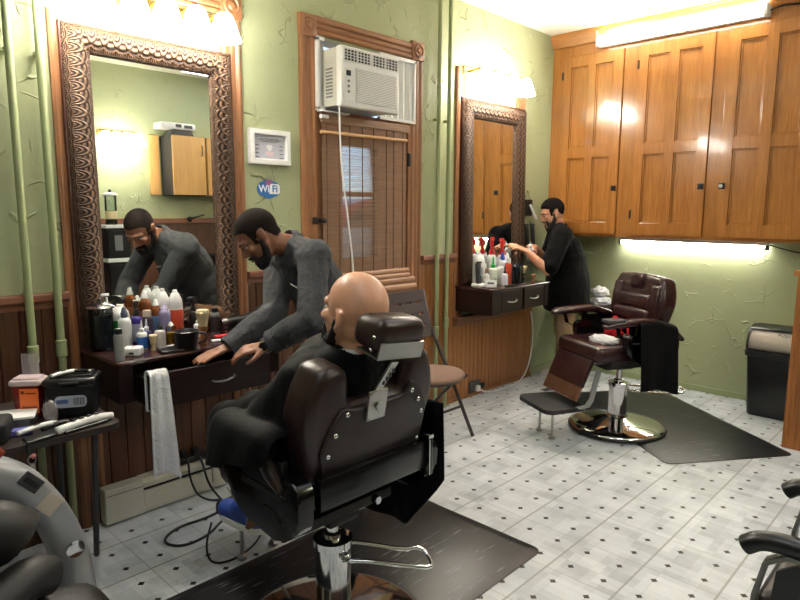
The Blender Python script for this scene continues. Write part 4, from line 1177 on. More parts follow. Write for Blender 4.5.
M['steel_dark'] = m_plain('grey_frame', (112,110,106), .4, metal=.5, var=.06)
waiting_chair(2.075, .135, 'black vinyl armchair with a grey flat metal frame in the lower right corner')
# ------------------------------------------------------------------ bottles and tools
PL = {}
def pl(rgb, rough=.35, alpha=1):
    k = (rgb, rough, alpha)
    if k not in PL:
        PL[k] = m_plain('plastic_%d' % len(PL), rgb, rough, var=.05) if alpha == 1 else m_glass('clear_%d' % len(PL), rgb, rough, alpha)
    return PL[k]
WHITE = (212,212,210)
def bottle(name, label, x, y, z0, h, r, body, cap, style='flip', lab=None, cat='bottle', group=None, sx=1, liquid=None, rz=0):
    t = thing(name, label, cat, (x, y, z0), rz, group); P_ = dict(parent=t, local=True)
    z0_ = 0
    def L(prof, nm, mat, parent=t, seg=20): return MB().lathe(prof, seg=seg, sx=1, sy=sx).build(nm, mat, parent, smooth=40, local=True)
    if style == 'can':
        hb = h*.80
        L([(0,0),(r*.97,0),(r,.004),(r,hb-.01),(r*.93,hb-.002),(r*.8,hb+.004),(0,hb+.004)], 'body', body)
        L([(r*.72,hb+.003),(r*.74,h-.006),(r*.66,h),(0,h)], 'cap', cap)
        hl = (.12*hb, .85*hb)
    else:
        hs = {'flip': .74, 'slim': .84, 'pump': .66, 'spray': .62, 'drop': .60, 'jug': .62, 'dome': .70}[style]*h
        nk = r*(.42 if style != 'dome' else .6)
        L([(0,0),(r*.9,0),(r,.006),(r,hs*.86),(r*.95,hs*.92),(r*.75,hs*.98),(nk,hs*1.03),(nk,hs*1.06)], 'body', body)
        hl = (.10*hs, (.86 if style == 'dome' else .74)*hs)
        if style in ('flip', 'slim'):
            L([(nk*1.25,hs*1.02),(nk*1.3,max(h*.86,hs*1.05)),(nk*1.1,max(h*.88,hs*1.07)),(nk*.75,h-.004),(nk*.5,h),(0,h)], 'cap', cap)
        elif style == 'dome':
            L([(r*.96,hs*.90),(r*.97,hs*1.02),(r*.86,hs*1.16),(r*.5,h*.92),(r*.34,h*.94),(r*.32,h-.003),(0,h)], 'cap', cap)
        elif style == 'drop':
            L([(nk*1.15,hs*1.02),(nk*1.2,hs*1.18),(nk*.6,hs*1.22),(nk*.42,h-.01),(nk*.2,h),(0,h)], 'cap', cap)
        elif style == 'jug':
            L([(nk*1.3,hs*1.02),(nk*1.3,hs*1.2),(0,hs*1.2)], 'cap', cap)
            L([(nk*.6,hs*1.2),(nk*.6,h-.003),(nk*.3,h),(0,h)], 'cap', cap)
        elif style == 'pump':
            c = L([(nk*1.3,hs*1.0),(nk*1.3,hs*1.16),(nk*.5,hs*1.18),(nk*.35,h*.93),(0,h*.93)], 'pump', cap)
            MB().box((-.008,0,h-.006), (.036,.012,.012), .003).build('nozzle', cap, c, local=True)
        elif style == 'spray':
            c = L([(nk*1.3,hs*1.0),(nk*1.35,hs*1.12),(nk*.8,hs*1.2),(nk*.7,h*.84),(0,h*.84)], 'neck_ring', cap)
            m = MB().prism([(.022,h*.82),(.026,h*.93),(.012,h*.985),(-.012,h),(-.045,h*.99),(-.047,h*.94),(-.02,h*.925),(-.014,h*.82)], 'y', -.011, .011)
            m.build('spray_head', cap, t, local=True)
            MB().tube([(-.022,0,h*.93),(-.034,0,h*.86),(-.030,0,h*.80)], .004, 6, smooth=1).build('trigger', cap, t, local=True)
    if lab:
        L([(r*1.006,hl[0]),(r*1.012,hl[0]+.001),(r*1.012,hl[1]-.001),(r*1.006,hl[1])], 'label', lab)
    if liquid:
        L([(0,.004),(r*.96,.004),(r*.97,hs*.66 if style != 'can' else .1),(0,hs*.66 if style != 'can' else .1)], 'liquid', liquid)
    return t
Z1 = CZ+.0005
# disinfectant jar
def jar(x, y, z):
    t = thing('disinfectant_jar', 'glass jar of dark blue liquid with a chrome lid at the first counter corner', 'jar', (x, y, z)); P_ = dict(parent=t, local=True)
    MB().lathe([(0,0),(.048,0),(.054,.008),(.050,.016),(.052,.03),(.052,.19),(.050,.195)], seg=28).build('glass_jar', m_clear('jar_glass', (225,238,242)), smooth=40, **P_)
    MB().lathe([(0,.012),(.0495,.014),(.0505,.165),(0,.165)], seg=24).build('liquid', m_plain('barber_blue', (10,22,34), .08, var=.05), smooth=40, **P_)
    li = MB().lathe([(0,.194),(.05,.192),(.062,.196),(.064,.203),(.05,.212),(.02,.220),(0,.222)], seg=28).build('lid', M['chrome'], smooth=40, **P_)
    MB().lathe([(.006,.22),(.006,.23),(.010,.237),(0,.243)], seg=12).build('lid_knob', M['black'], li, smooth=True, local=True)
    MB().cone((.01,.0,.04),(.02,.01,.20),.003).build('rod', M['chrome'], **P_)
jar(1.066, 2.925, Z1)
bottle('spray_bottle', 'clear plastic bottle with a pale nozzle behind the blue liquid jar', 1.108, 2.955, Z1, .255, .026, pl((200,208,205),.1,.4), pl((205,210,208),.3), 'pump')
bottle('lotion_bottle', 'bright green bottle with a white lid beside the blue liquid jar', 1.162, 2.95, Z1, .20, .044, pl((22,120,48)), pl(WHITE), 'dome')
bottle('lotion_bottle', 'plain white bottle with a slate grey cap in front of the green bottle', 1.147, 2.865, Z1, .197, .029, pl(WHITE), pl((70,80,98)), 'flip')
bottle('powder_can', 'slim silver can with a black cap at the front left corner of the first counter', 1.038, 2.665, Z1, .138, .021, pl((140,142,140),.3), pl((20,20,22)), 'can', cat='can')
bottle('lotion_bottle', 'white bottle with a bright blue label and conical nozzle', 1.196, 2.80, Z1, .138, .023, pl(WHITE), pl(WHITE), 'drop', pl((34,92,170)))
bottle('spray_bottle', 'purple labelled bottle with a black spray head', 1.235, 2.945, Z1, .215, .026, pl((66,50,140)), pl((18,18,20)), 'spray', pl((190,190,210)), rz=1.2)
bottle('hairspray_can', 'dark plum can with a tan top behind the dark blue bottle', 1.262, 2.885, Z1, .167, .026, pl((52,34,52)), pl((186,168,150)), 'can', pl((66,48,72)), cat='can')
bottle('gel_bottle', 'dark blue bottle with a pale nozzle in front of the plum can', 1.232, 2.83, Z1, .136, .021, pl((26,28,84)), pl((200,205,215)), 'drop')
bottle('tonic_bottle', 'amber bottle with a tall white cap, left of two amber ones', 1.285, 2.95, Z1, .252, .029, pl((104,54,22),.15), pl(WHITE), 'slim', pl((128,74,38)), group='amber bottles')
bottle('tonic_bottle', 'shorter amber bottle with a white cap by the lilac bottle', 1.328, 2.935, Z1, .207, .025, pl((116,60,24),.15), pl(WHITE), 'slim', pl((100,140,176)), group='amber bottles')
bottle('talc_bottle', 'white domed bottle with a small dark red mark behind the lilac bottle', 1.372, 2.95, Z1, .257, .034, pl(WHITE), pl(WHITE), 'dome', pl((205,200,200)))
bottle('lotion_bottle', 'translucent lilac bottle in front of the white domed bottle', 1.344, 2.875, Z1, .191, .028, pl((138,130,166),.25), pl((176,170,196)), 'slim')
bottle('oil_bottle', 'small clear bottle with a black cap and pale label', 1.268, 2.77, Z1, .118, .024, pl((186,178,176),.15), pl((24,22,22)), 'flip', pl((214,208,206)))
bottle('oil_bottle', 'small clear bottle half full of yellow oil', 1.332, 2.79, Z1, .114, .023, m_clear('oil_glass'), pl((226,226,220)), 'slim', liquid=pl((196,146,18),.2))
bottle('talc_bottle', 'tall white capped bottle with a large orange red label', 1.430, 2.935, Z1, .247, .036, pl(WHITE), pl(WHITE), 'dome', pl((196,72,46)))
text('label_letters', 'TALC', .020, pl((150,40,34)), None, facing((1.424, 2.897, 1.062), (.9,-.43,0), (0,0,1)), extrude=.001) if 0 else None
bottle('lotion_bottle', 'small white bottle beside the pale shaving brush, half behind it', 1.524, 2.89, Z1, .092, .022, pl(WHITE), pl(WHITE), 'flip')
bottle('spray_bottle', 'black spray bottle with its trigger head above the brown cloth bag', 1.535, 2.955, Z1, .20, .024, pl((20,20,22)), pl((20,20,22)), 'spray', rz=.6)
bottle('powder_can', 'small silver and black can between the shaving brush and the hair dryer', 1.626, 2.90, Z1, .137, .024, pl((110,112,114),.3), pl((18,18,20)), 'can', pl((40,42,44)), cat='can')
def brush(label, x, y, z, h, r, hair, wood, cat='brush'):
    t = thing('shaving_brush', label, cat, (x, y, z)); P_ = dict(parent=t, local=True)
    hw = h*.52
    MB().lathe([(0,0),(r*.62,0),(r*.66,.006),(r*.45,hw*.45),(r*.42,hw*.6),(r*.72,hw*.85),(r*.72,hw),(0,hw)], seg=18).build('handle', wood, smooth=45, **P_)
    m = MB().lathe([(r*.62,hw-.002),(r*.8,hw+h*.2),(r*1.05,h*.92),(r*.9,h),(0,h*1.01)], seg=36)
    for i, v in enumerate(m.bm.verts):
        if v.co.z > hw+.01: v.co.x *= 1+.06*math.sin(i*2.7); v.co.y *= 1+.06*math.cos(i*1.9)
    m.build('bristles', hair, smooth=False, **P_)
M['bristle'] = m_plain('bristle', (206,188,152), .8, var=.25, scale=200)
M['handlewood'] = m_wood('handle_wood', (120,74,42), (168,112,68), 'Z', .4)
brush('tall shaving brush with pale fanned bristles and a turned wooden handle', 1.462, 2.725, Z1, .165, .032, M['bristle'], M['handlewood'])
brush('stubby tan brush with rounded bristles beside the white box on the counter', 1.222, 2.745, Z1, .074, .018, pl((198,178,140),.7), pl((186,164,126),.5))
def wbox():
    t = thing('trimmer_box', 'small white box with a red mark and a dark switch near the counter edge', 'box', (1.12, 2.72, Z1)); P_ = dict(parent=t, local=True)
    rot = Matrix.Rotation(R(-40), 3, 'Z')
    b = MB().box((0,0,.019), (.075,.06,.038), .008, rot, 3).build('case', M['white'], smooth=40, **P_)
    f = rot @ V3((0,-.0305,.014)); MB().box(f, (.02,.003,.009), 0, rot).build('switch', M['black'], b, local=True)
    MB().prism([(-.012,-.01),(.012,-.01),(0,.008)], 'z', .0375, .0386).build('red_mark', pl((176,46,60)), b, local=True)
wbox()
tag(MB().box((1.30, 2.675, Z1+.006), (.155,.085,.010), .003, Matrix.Rotation(R(-8), 3, 'Z')).build('tablet', M['black']), 'thin black tablet lying flat on the counter in front of the black bowl', 'tablet')
tag(MB().box((1.29, 2.755, Z1+.006), (.075,.016,.010), .003, Matrix.Rotation(R(5), 3, 'Z')).build('razor', M['white']), 'white straight razor lying behind the black tablet', 'razor')
def bowl():
    t = thing('shaving_mug', 'black plastic shaving mug with a handle beside the pale brush', 'mug', (1.345, 2.665, Z1)); P_ = dict(parent=t, local=True)
    P_['local'] = True
    MB().lathe([(0,.0),(.040,0),(.046,.006),(.056,.082),(.060,.086),(.056,.088),(.05,.082),(.042,.012),(0,.010)], seg=28).build('cup', M['black'], smooth=45, **P_)
    MB().tube([(.052,-.01,.072),(.082,-.03,.07),(.086,-.032,.035),(.05,-.012,.02)], .006, 8, smooth=2).build('handle', M['black'], smooth=True, **P_)
bowl()
def bag():
    m = MB(); m.bm.free(); m.bm = bmesh.new()
    bmesh.ops.create_icosphere(m.bm, subdivisions=4, radius=1)
    for v in m.bm.verts:
        p = v.co.copy(); n_ = noise.noise(p*2.4)*.22+noise.noise(p*6)*.07
        v.co = V3((1.645+p.x*.115*(1+n_), 2.99+p.y*.045*(1+n_), Z1+.062+max(p.z, -.9)*.068*(1+n_)))
    o = tag(m.build('cloth_bag', m_fabric('brown_canvas', (92,66,46), 260, .9, .25, .7, 25), smooth=True), 'crumpled brown canvas bag at the back of the counter below the mirror', 'bag')
bag()
def dryer():
    t = thing('hair_dryer', 'black hair dryer lying at the right end of the first counter', 'hair dryer', (1.76, 2.86, Z1))
    MB().tube([(1.675,2.885,Z1+.045),(1.70,2.88,Z1+.046),(1.78,2.866,Z1+.052),(1.86,2.852,Z1+.062),(1.90,2.845,Z1+.07),(1.925,2.84,Z1+.075)], [.034,.036,.037,.043,.05,.044], 20).build('barrel', M['black'], t, smooth=45)
    MB().ball((1.885,2.846,Z1+.072), (.058,.056,.06)).build('motor_housing', M['black'], t, smooth=True)
    MB().tube([(1.83,2.85,Z1+.045),(1.80,2.80,Z1+.026),(1.77,2.73,Z1+.022)], [.022,.017], 12, smooth=1).build('handle', M['black'], t, smooth=True)
    MB().cone((1.655,2.889,Z1+.044), (1.68,2.884,Z1+.045), .030, .036, 20).cone((1.69,2.882,Z1+.046), (1.70,2.880,Z1+.046), .0375, .0375, 20).build('nozzle', pl((44,22,24)), t, smooth=45)
    MB().tube([(1.77,2.73,Z1+.02),(1.79,2.68,Z1+.01),(1.85,2.67,Z1-.05),(1.87,2.70,.70),(1.86,2.80,.45),(1.84,2.95,.30)], .004, 6, smooth=2).build('cord', M['black'], t, smooth=True)
dryer()
def scissors(x, y, a, label, group):
    t = thing('hair_clip', label, 'clip', (x, y, Z1), a, group); P_ = dict(parent=t, local=True)
    MB().box((.02,.004,.004), (.07,.008,.004), .001).box((.02,-.006,.007), (.07,.008,.004), .001, Matrix.Rotation(R(12), 3, 'Z')).build('blade', M['chrome'], **P_)
    for s in (-1, 1): MB().tube([(-.03+.014*math.cos(q), s*.013+.010*math.sin(q), .006) for q in [2*math.pi*k/12 for k in range(13)]], .003, 6).build('ring', M['chrome'], smooth=True, **P_)
scissors(1.665, 2.79, R(-30), 'chrome hair scissors lying open in front of the hair dryer', 'chrome scissors')
scissors(1.72, 2.775, R(20), 'second chrome scissors lying right beside the open ones, nearer the dryer', 'chrome scissors')
tag(MB().box((1.60, 2.78, Z1+.008), (.085,.045,.014), .004, Matrix.Rotation(R(-10), 3, 'Z')).build('comb_case', pl((176,34,44))), 'flat red case on the counter behind the hands', 'case')
tag(MB().box((1.535, 2.72, Z1+.005), (.06,.03,.008), .002, Matrix.Rotation(R(-12), 3, 'Z')).build('paper_slip', M['paper']), 'small white slip of paper beside the wooden handled brush', 'paper')
tag(MB().box((1.565, 2.655, Z1+.005), (.075,.024,.008), .002, Matrix.Rotation(R(4), 3, 'Z')).build('guard_comb', M['white']), 'white comb lying on the edge of the counter above the handle of the drawer', 'comb')
tag(MB().box((1.735, 2.69, Z1+.012), (.07,.05,.02), .006, Matrix.Rotation(R(14), 3, 'Z')).build('clipper_guard', M['black']), 'black clipper guard at the right front of the first counter', 'guard')

# second counter ----------------------------------------------------
Z2 = CZ2+.0005
bottle('jug_bottle', 'large white bottle at the left end of the second counter', 3.965, 2.945, Z2, .262, .05, pl(WHITE), pl(WHITE), 'dome')
bottle('jug_bottle', 'white bottle with a rusty red label behind the grey phone', 4.03, 2.96, Z2, .235, .036, pl(WHITE), pl(WHITE), 'flip', pl((176,92,66)))
bottle('spray_bottle', 'white spray bottle with a red trigger, left of the two by the bronze mirror', 4.135, 2.945, Z2, .378, .040, pl(WHITE), pl((206,32,30)), 'spray', group='red trigger sprays', rz=.9)
bottle('spray_bottle', 'white spray bottle with a red trigger, nearer the hand of the barber in black', 4.275, 2.94, Z2, .366, .042, pl((214,214,226)), pl((206,32,30)), 'spray', group='red trigger sprays', rz=.2)
bottle('lotion_bottle', 'cream bottle with a green cap in front of the red trigger spray', 4.075, 2.885, Z2, .226, .036, pl((214,220,206)), pl((28,160,70)), 'drop', pl((206,216,196)))
bottle('lotion_bottle', 'plain tall white bottle between the green capped and the dropper bottle', 4.145, 2.865, Z2, .20, .030, pl(WHITE), pl(WHITE), 'flip')
bottle('dropper_bottle', 'small white bottle with a dark conical tip', 4.105, 2.79, Z2, .158, .026, pl((220,218,226)), pl((54,40,54)), 'drop')
bottle('hairspray_can', 'orange red can with a white top on the second counter', 4.195, 2.82, Z2, .21, .026, pl((196,70,40)), pl(WHITE), 'can', cat='can')
bottle('lotion_bottle', 'white bottle with a blue mark behind the orange red can', 4.225, 2.90, Z2, .25, .034, pl((214,216,230)), pl((40,70,170)), 'flip')
bottle('lotion_bottle', 'frosted white bottle behind the jar of combs', 4.335, 2.93, Z2, .24, .033, pl((200,204,206),.2), pl(WHITE), 'flip')
bottle('talc_ball', 'small round white jar beside the white card', 3.955, 2.86, Z2, .105, .028, pl((226,222,212)), pl(WHITE), 'dome', cat='jar')
def phone():
    t = thing('cordless_clipper', 'dark grey cordless clipper standing in a white charging base', 'clipper', (3.875, 2.87, Z2)); P_ = dict(parent=t, local=True)
    MB().box((0,0,.014), (.10,.085,.028), .008, None, 3).build('charging_base', M['white'], smooth=40, **P_)
    b = MB().box((0,.01,.105), (.044,.038,.17), .012, Matrix.Rotation(R(-4), 3, 'X'), 3).build('body', M['dgrey'], smooth=40, **P_)
    MB().box((0,-.018,.125), (.028,.006,.06), .002).build('grip_panel', M['grey'], b, local=True)
    MB().box((0,.006,.192), (.038,.028,.016), .003).build('blade', M['black'], b, local=True)
phone()
def card():
    t = thing('card_holder', 'small tilted white card holder at the front of the second counter', 'card', (3.895, 2.775, Z2)); P_ = dict(parent=t, local=True)
    rot = Matrix.Rotation(R(-50), 3, 'Z') @ Matrix.Rotation(R(-20), 3, 'X')
    b = MB().box((0,0,.032), (.085,.022,.06), .003, rot).build('holder', M['paper'], **P_)
    MB().box(rot @ V3((0,-.012,0))+V3((0,0,.034)), (.05,.002,.012), 0, rot).build('printed_line', M['dgrey'], b, local=True)
card()
def combjar():
    t = thing('comb_jar', 'clear glass jar full of black combs on the second counter', 'jar', (4.265, 2.79, Z2)); P_ = dict(parent=t, local=True)
    MB().lathe([(0,0),(.050,0),(.054,.004),(.056,.15),(.053,.15),(.050,.008),(0,.008)], seg=28).build('glass_jar', m_clear('jar_clear'), smooth=40, **P_)
    return t
combjar()
for i in range(7):
    a = i*2.1; bx, by = 4.265+.022*math.cos(a), 2.79+.022*math.sin(a); tx, ty = 4.265+.045*math.cos(a+.5), 2.79+.045*math.sin(a+.5)
    d = V3((tx-bx, ty-by, .16+.012*(i % 3)))
    m = MB().band([(bx,by,Z2+.012), V3((bx,by,Z2+.012))+d], .022, .004, (math.cos(a+1.2), math.sin(a+1.2), 0))
    tag(m.build('comb', M['black'] if i % 3 else M['dgrey']), 'dark comb standing in the clear glass jar on the second counter', 'comb', 'combs in the jar')
tag(MB().box((4.10, 2.725, Z2+.007), (.13,.035,.012), .004, Matrix.Rotation(R(-6), 3, 'Z')).build('razor_tray', M['black']), 'narrow black tray at the front edge below the white dropper bottle', 'tray')
tag(MB().box((4.27, 2.717, Z2+.006), (.10,.025,.010), .004).build('razor_tray', M['dgrey']), 'dark tray at the front edge below the jar of combs', 'tray')
brush('fat shaving brush with pale bristles beside the barber in black', 4.50, 2.885, Z2, .125, .038, M['bristle'], M['black'])
tag(MB().box((4.415, 2.895, Z2+.07), (.07,.06,.14), .02, Matrix.Rotation(R(20), 3, 'Z'), 3).build('clipper_case', M['black']), 'black clipper case standing behind the jar of combs', 'case')
brush('short wooden handled brush at the right end of the second counter', 4.545, 2.80, Z2, .06, .022, pl((150,100,70),.6), M['handlewood'])

# left table ---------------------------------------------------------
TZ = .72
def side_table():
    t = thing('folding_table', 'dark folding table in front of the green pipes holding the red box', 'table', (.4, 2.68, 0))
    top = rounded([(-.30,2.39),(.93,2.39),(.93,2.99),(-.30,2.99)], .06, 5)
    MB().prism(top, 'z', TZ-.024, TZ).build('tabletop', m_wood('table_dark', (34,26,24), (58,46,42), 'X', .45), t)
    for x in (.88, -.22):
        MB().tube([(x-.02,2.50,TZ-.026),(x+.045,2.77,.008)], .0125, 10).build('leg', M['dgrey'], t, smooth=40)
        MB().tube([(x-.02,2.90,TZ-.026),(x-.06,2.55,.008)] if x < 0 else [(x-.025,2.92,TZ-.026),(x-.03,2.96,.008)], .0125, 10).build('leg', M['dgrey'], t, smooth=40)
    MB().bb((-.24,2.50,TZ-.046), (.90,2.53,TZ-.024)).bb((-.24,2.88,TZ-.046), (.90,2.91,TZ-.024)).build('frame', M['black'], t)
side_table()
T1 = TZ+.0005
def sharps():
    t = thing('sharps_container', 'red sharps box with a cloudy lid and an orange label on the folding table', 'container', (.695, 2.70, T1), R(-38)); P_ = dict(parent=t, local=True)
    red = m_plain('translucent_red', (120,24,22), .25, var=.1)
    m = MB().box((0,0,.07), (.10,.078,.14), .012, None, 3)
    for v in m.bm.verts: k = .86+.14*v.co.z/.15; v.co.x *= k; v.co.y *= k
    m.build('body', red, smooth=40, **P_)
    MB().box((0,0,.150), (.116,.094,.024), .010, None, 3).box((0,0,.163), (.095,.07,.012), .005).build('lid', m_plain('cloudy_lid', (196,176,180), .3), smooth=40, **P_)
    la = MB().bb((-.020,-.0425,.03), (.048,-.0385,.128)).build('label', pl((236,112,40)), **P_)
    MB().bb((-.014,-.0435,.108), (-.002,-.042,.120)).build('printed_mark', pl((120,40,20)), la, local=True)
    MB().bb((.004,-.0435,.108), (.042,-.042,.113)).build('printed_line', pl((120,40,20)), la, local=True); MB().bb((-.012,-.0435,.052), (.042,-.042,.058)).build('printed_line', pl((120,40,20)), la, local=True)
    MB().bb((-.04,.043,.158), (.025,.046,.25)).build('raised_flap', m_glass('flap_clear', (190,182,190), .2, .35), **P_)
sharps()
def cashbox():
    t = thing('storage_box', 'black plastic box with a silver barcode label on the folding table', 'box', (.835, 2.635, T1), R(-30)); P_ = dict(parent=t, local=True)
    m = MB().box((0,0,.07), (.185,.135,.135), .014, None, 3)
    for v in m.bm.verts: k = .93+.07*v.co.z/.14; v.co.x *= k; v.co.y *= k
    m.build('body', M['black'], smooth=40, **P_)
    l = MB().box((0,0,.146), (.195,.145,.028), .012, None, 3).box((0,.01,.162), (.15,.10,.012), .005)
    lo = l.build('lid', M['black'], smooth=40, **P_)
    MB().box((0,-.075,.142), (.07,.012,.014), .004).build('latch', M['black'], lo, local=True)
    lab = rounded([(-.055,.045),(.06,.045),(.06,.092),(-.055,.092)], .02, 4)
    lb = MB().prism(lab, 'y', -.0685, -.0645).build('label', pl((176,182,196),.3), label='silver rounded label with a barcode', **P_)
    b = MB()
    for i in range(9): b.bb((.012+i*.0048,-.0695,.054), (.0138+i*.0048+.0012*(i % 2),-.0683,.084))
    b.build('barcode', M['dgrey'], lb, local=True)
    MB().bb((-.048,-.0695,.062), (-.006,-.0683,.078)).build('blue_print', pl((80,104,150)), lb, local=True)
cashbox()
def handtool(x, y, z, L, r, rz, body, tip, label, name='hair_trimmer', cat='trimmer', rx=0):
    t = thing(name, label, cat, (x, y, z), rz); P_ = dict(parent=t, local=True)
    m = MB().tube([(-L*.5,0,r),(-L*.3,0,r*1.15),(0,.004,r*1.2),(L*.25,.002,r*1.1),(L*.36,0,r)], [r*.8,r*1.05,r*1.1,r,r*.92], 12, smooth=1)
    for v in m.bm.verts: v.co.z = r+(v.co.z-r)*.8 + .0
    bo = m.build('body', body, smooth=50, **P_)
    MB().box((L*.41,0,r), (L*.12,r*2.1,r*1.1), .003).build('blade', tip, local=True, parent=t)
    MB().box((-L*.02,0,r*1.95), (L*.14,r*.6,r*.25), .002).build('switch', M['dgrey'], bo, local=True)
handtool(.80, 2.615, T1+.169, .11, .010, R(18), M['white'], M['steel'], 'small white trimmer lying on the lid of the black box')
handtool(.865, 2.60, T1+.169, .06, .009, R(-40), M['black'], M['steel'], 'small black attachment lying on the lid of the black box', 'clipper_attachment', 'attachment')
# long white clipper at the table's edge
def longclip():
    t = thing('hair_clipper', 'long white hair clipper with black buttons lying at the right end of the table', 'clipper', (.81, 2.435, T1), R(12)); P_ = dict(parent=t, local=True)
    pts = [(-.115,0,.016),(-.06,0,.021),(0,0,.024),(.06,.0,.022),(.105,0,.014)]
    m = MB().tube(pts, [.016,.020,.021,.020,.014], 14, smooth=1)
    b = m.build('body', M['white'], smooth=True, **P_)
    k = MB(); 
    for i in range(4): k.box((-.05+.03*i,0,.042), (.016,.014,.006), .002)
    k.build('button', M['black'], b, local=True)
    MB().box((-.01,-.014,.006), (.17,.018,.012), .004).build('underside', M['black'], b, local=True)
longclip()
handtool(.655, 2.475, T1+.014, .15, .013, R(16), M['white'], M['steel'], 'white clipper lying on a black tray near the table edge')
handtool(.72, 2.50, T1, .11, .013, R(22), M['black'], M['steel'], 'black trimmer lying behind the black tray, under the box with the barcode')
tag(MB().box((.70, 2.435, T1+.006), (.21,.062,.012), .004, Matrix.Rotation(R(14), 3, 'Z')).build('tool_tray', M['black']), 'flat black tray at the front edge of the folding table', 'tray')
def bags():
    tag(MB().box((.60, 2.66, T1+.020), (.19,.13,.038), .006, Matrix.Rotation(R(-30), 3, 'Z')).build('magazine', m_plain('dark_cover', (96,96,92), .3, var=.4, scale=14)), 'grey covered magazine stack on the left of the folding table', 'magazine')
    tag(MB().box((.605, 2.64, T1+.0445), (.18,.12,.010), .002, Matrix.Rotation(R(-22), 3, 'Z')).build('booklet', M['paper']), 'white booklet lying on the magazine stack', 'booklet')
    tag(MB().box((.60, 2.52, T1+.012), (.10,.04,.022), .004, Matrix.Rotation(R(-20), 3, 'Z')).build('card_pack', pl((96,98,176))), 'violet pack of cards in front of the magazines', 'cards')
    tag(MB().box((.50, 2.53, T1+.04), (.16,.15,.08), .02, Matrix.Rotation(R(-25), 3, 'Z'), 3).build('pouch', M['blackmat']), 'black pouch at the left edge of the picture on the folding table', 'pouch')
    m = MB(); m.bm.free(); m.bm = bmesh.new(); bmesh.ops.create_icosphere(m.bm, subdivisions=3, radius=1)
    for v in m.bm.verts:
        p = v.co.copy(); q = 1+noise.noise(p*3.1)*.5; v.co = V3((.725+p.x*.024*q, 2.565+p.y*.02*q, T1+.05+p.z*.045*q*(.9 if p.z > 0 else 1)))
        v.co.z = max(v.co.z, T1)
    tag(m.build('plastic_wrap', m_glass('clear_film', (214,204,204), .2, .35), smooth=True), 'crumpled clear plastic bag in front of the red box', 'bag')
bags()
def keys():
    t = thing('key_ring', 'bunch of keys with a black fob hanging over the front edge of the table', 'keys', (.612, 2.385, .62))
    MB().box((.610,2.42,T1+.006), (.03,.05,.010), .003).box((.602,2.382,TZ-.012), (.026,.008,.05), .003).build('fob', M['black'], t)
    MB().tube([(.602,2.378,TZ-.05+.016*math.cos(q)) if 0 else (.602+.013*math.sin(q),2.378,TZ-.055+.016*math.cos(q)) for q in [2*math.pi*k/14 for k in range(15)]], .002, 6).build('ring', M['steel'], t, smooth=True)
    MB().box((.607,2.377,TZ-.085), (.009,.004,.035), .001).box((.598,2.378,TZ-.082), (.009,.004,.03), .001, Matrix.Rotation(R(14), 3, 'Y')).build('key', M['steel'], t)
    MB().ball((.608,2.379,TZ-.042), .010, seg=10, rings=8).build('charm', pl((200,120,120)), t, smooth=True)
keys()

# on and around the empty chair --------------------------------------
CX, CY, CA = 4.17, 1.84, R(62)
def cw(x, y, z=0): # chair-local to world
    return (CX+math.cos(CA)*x-math.sin(CA)*y, CY+math.sin(CA)*x+math.cos(CA)*y, z)
def lump(name, mat, c, r, label, cat, amp=.25, sc=3, rz=0, flat=0):
    m = MB(); m.bm.free(); m.bm = bmesh.new(); bmesh.ops.create_icosphere(m.bm, subdivisions=4, radius=1)
    Rm = Matrix.Rotation(rz, 3, 'Z')
    for v in m.bm.verts:
        p = v.co.copy(); q = 1+noise.noise(p*sc+V3(c))*amp+noise.noise(p*sc*2.7)*amp*.35
        w = Rm @ V3((p.x*r[0]*q, p.y*r[1]*q, 0)); v.co = V3((c[0]+w.x, c[1]+w.y, max(c[2]+p.z*r[2]*q, c[2]-r[2]*.6)))
    return tag(m.build(name, mat, smooth=True), label, cat)
lump('folded_towel', M['towel'], cw(-.08,.20,.675), (.12,.075,.032), 'white towel lying on the seat of the empty maroon chair', 'towel', .3, 3, CA)
M['red'] = m_fabric('red_cloth', (176,26,34), 300, .85, .2, .6, 20)
lump('red_cloth', M['red'], cw(.06,.02,.70), (.07,.05,.05), 'crumpled red cloth on the empty chair behind the white towel', 'cloth', .5, 2.5, CA)
lump('red_cloth', M['red'], cw(-.14,-.02,.72), (.06,.045,.055), 'crumpled red cloth tucked against the caped armrest of the empty chair', 'cloth', .5, 2.5, CA+1)
tag(MB().tube([cw(.0,.04,.73), cw(.03,.02,.80), cw(.08,.0,.80), cw(.12,.03,.74), cw(.06,.06,.74)], .012, 8, smooth=2).build('red_strap', M['red'], smooth=True), 'red strap looping up from the red cloth', 'strap')
def chaircape():
    def f(u, v):
        y = -.17+u*.30; s = v
        # inner hang, over the arm pad, long outer hang
        x = -.302; zt = .655+.155+.036
        if s < .15: X, z = x+.058+.01*math.sin(u*9), zt-.03-(.15-s)/.15*.09
        elif s < .3:
            a = (s-.15)/.15*math.pi; X, z = x+.055*math.cos(a), zt-.03+.032*math.sin(a)
        else:
            k = (s-.3)/.7; X, z = x-.058-.012*math.sin(u*8+1)*k-.01*k, zt-.03-k*.43
        zz = z-.0*u
        drop = max(0, -.02-y)*.30
        return cw(X, y+.02*math.sin(s*5)*.3, zz-drop)
    m = MB().grid(f, 24, 60)
    o = m.build('barber_cape', m_fabric('cape_black', (11,11,13), 300, .8, .2, .4), smooth=True)
    bake(o, [('SOLIDIFY', dict(thickness=.006, offset=0)), ('SUBSURF', dict(levels=1))])
    tag(o, 'folded black cape hung over the near armrest of the empty chair', 'cape')
chaircape()
tag(MB().box(cw(-.302,.30,.852), (.085,.13,.02), .004, Matrix.Rotation(CA, 3, 'Z')).build('phone', M['dgrey']), 'dark grey phone lying on the front of the near armrest', 'phone')
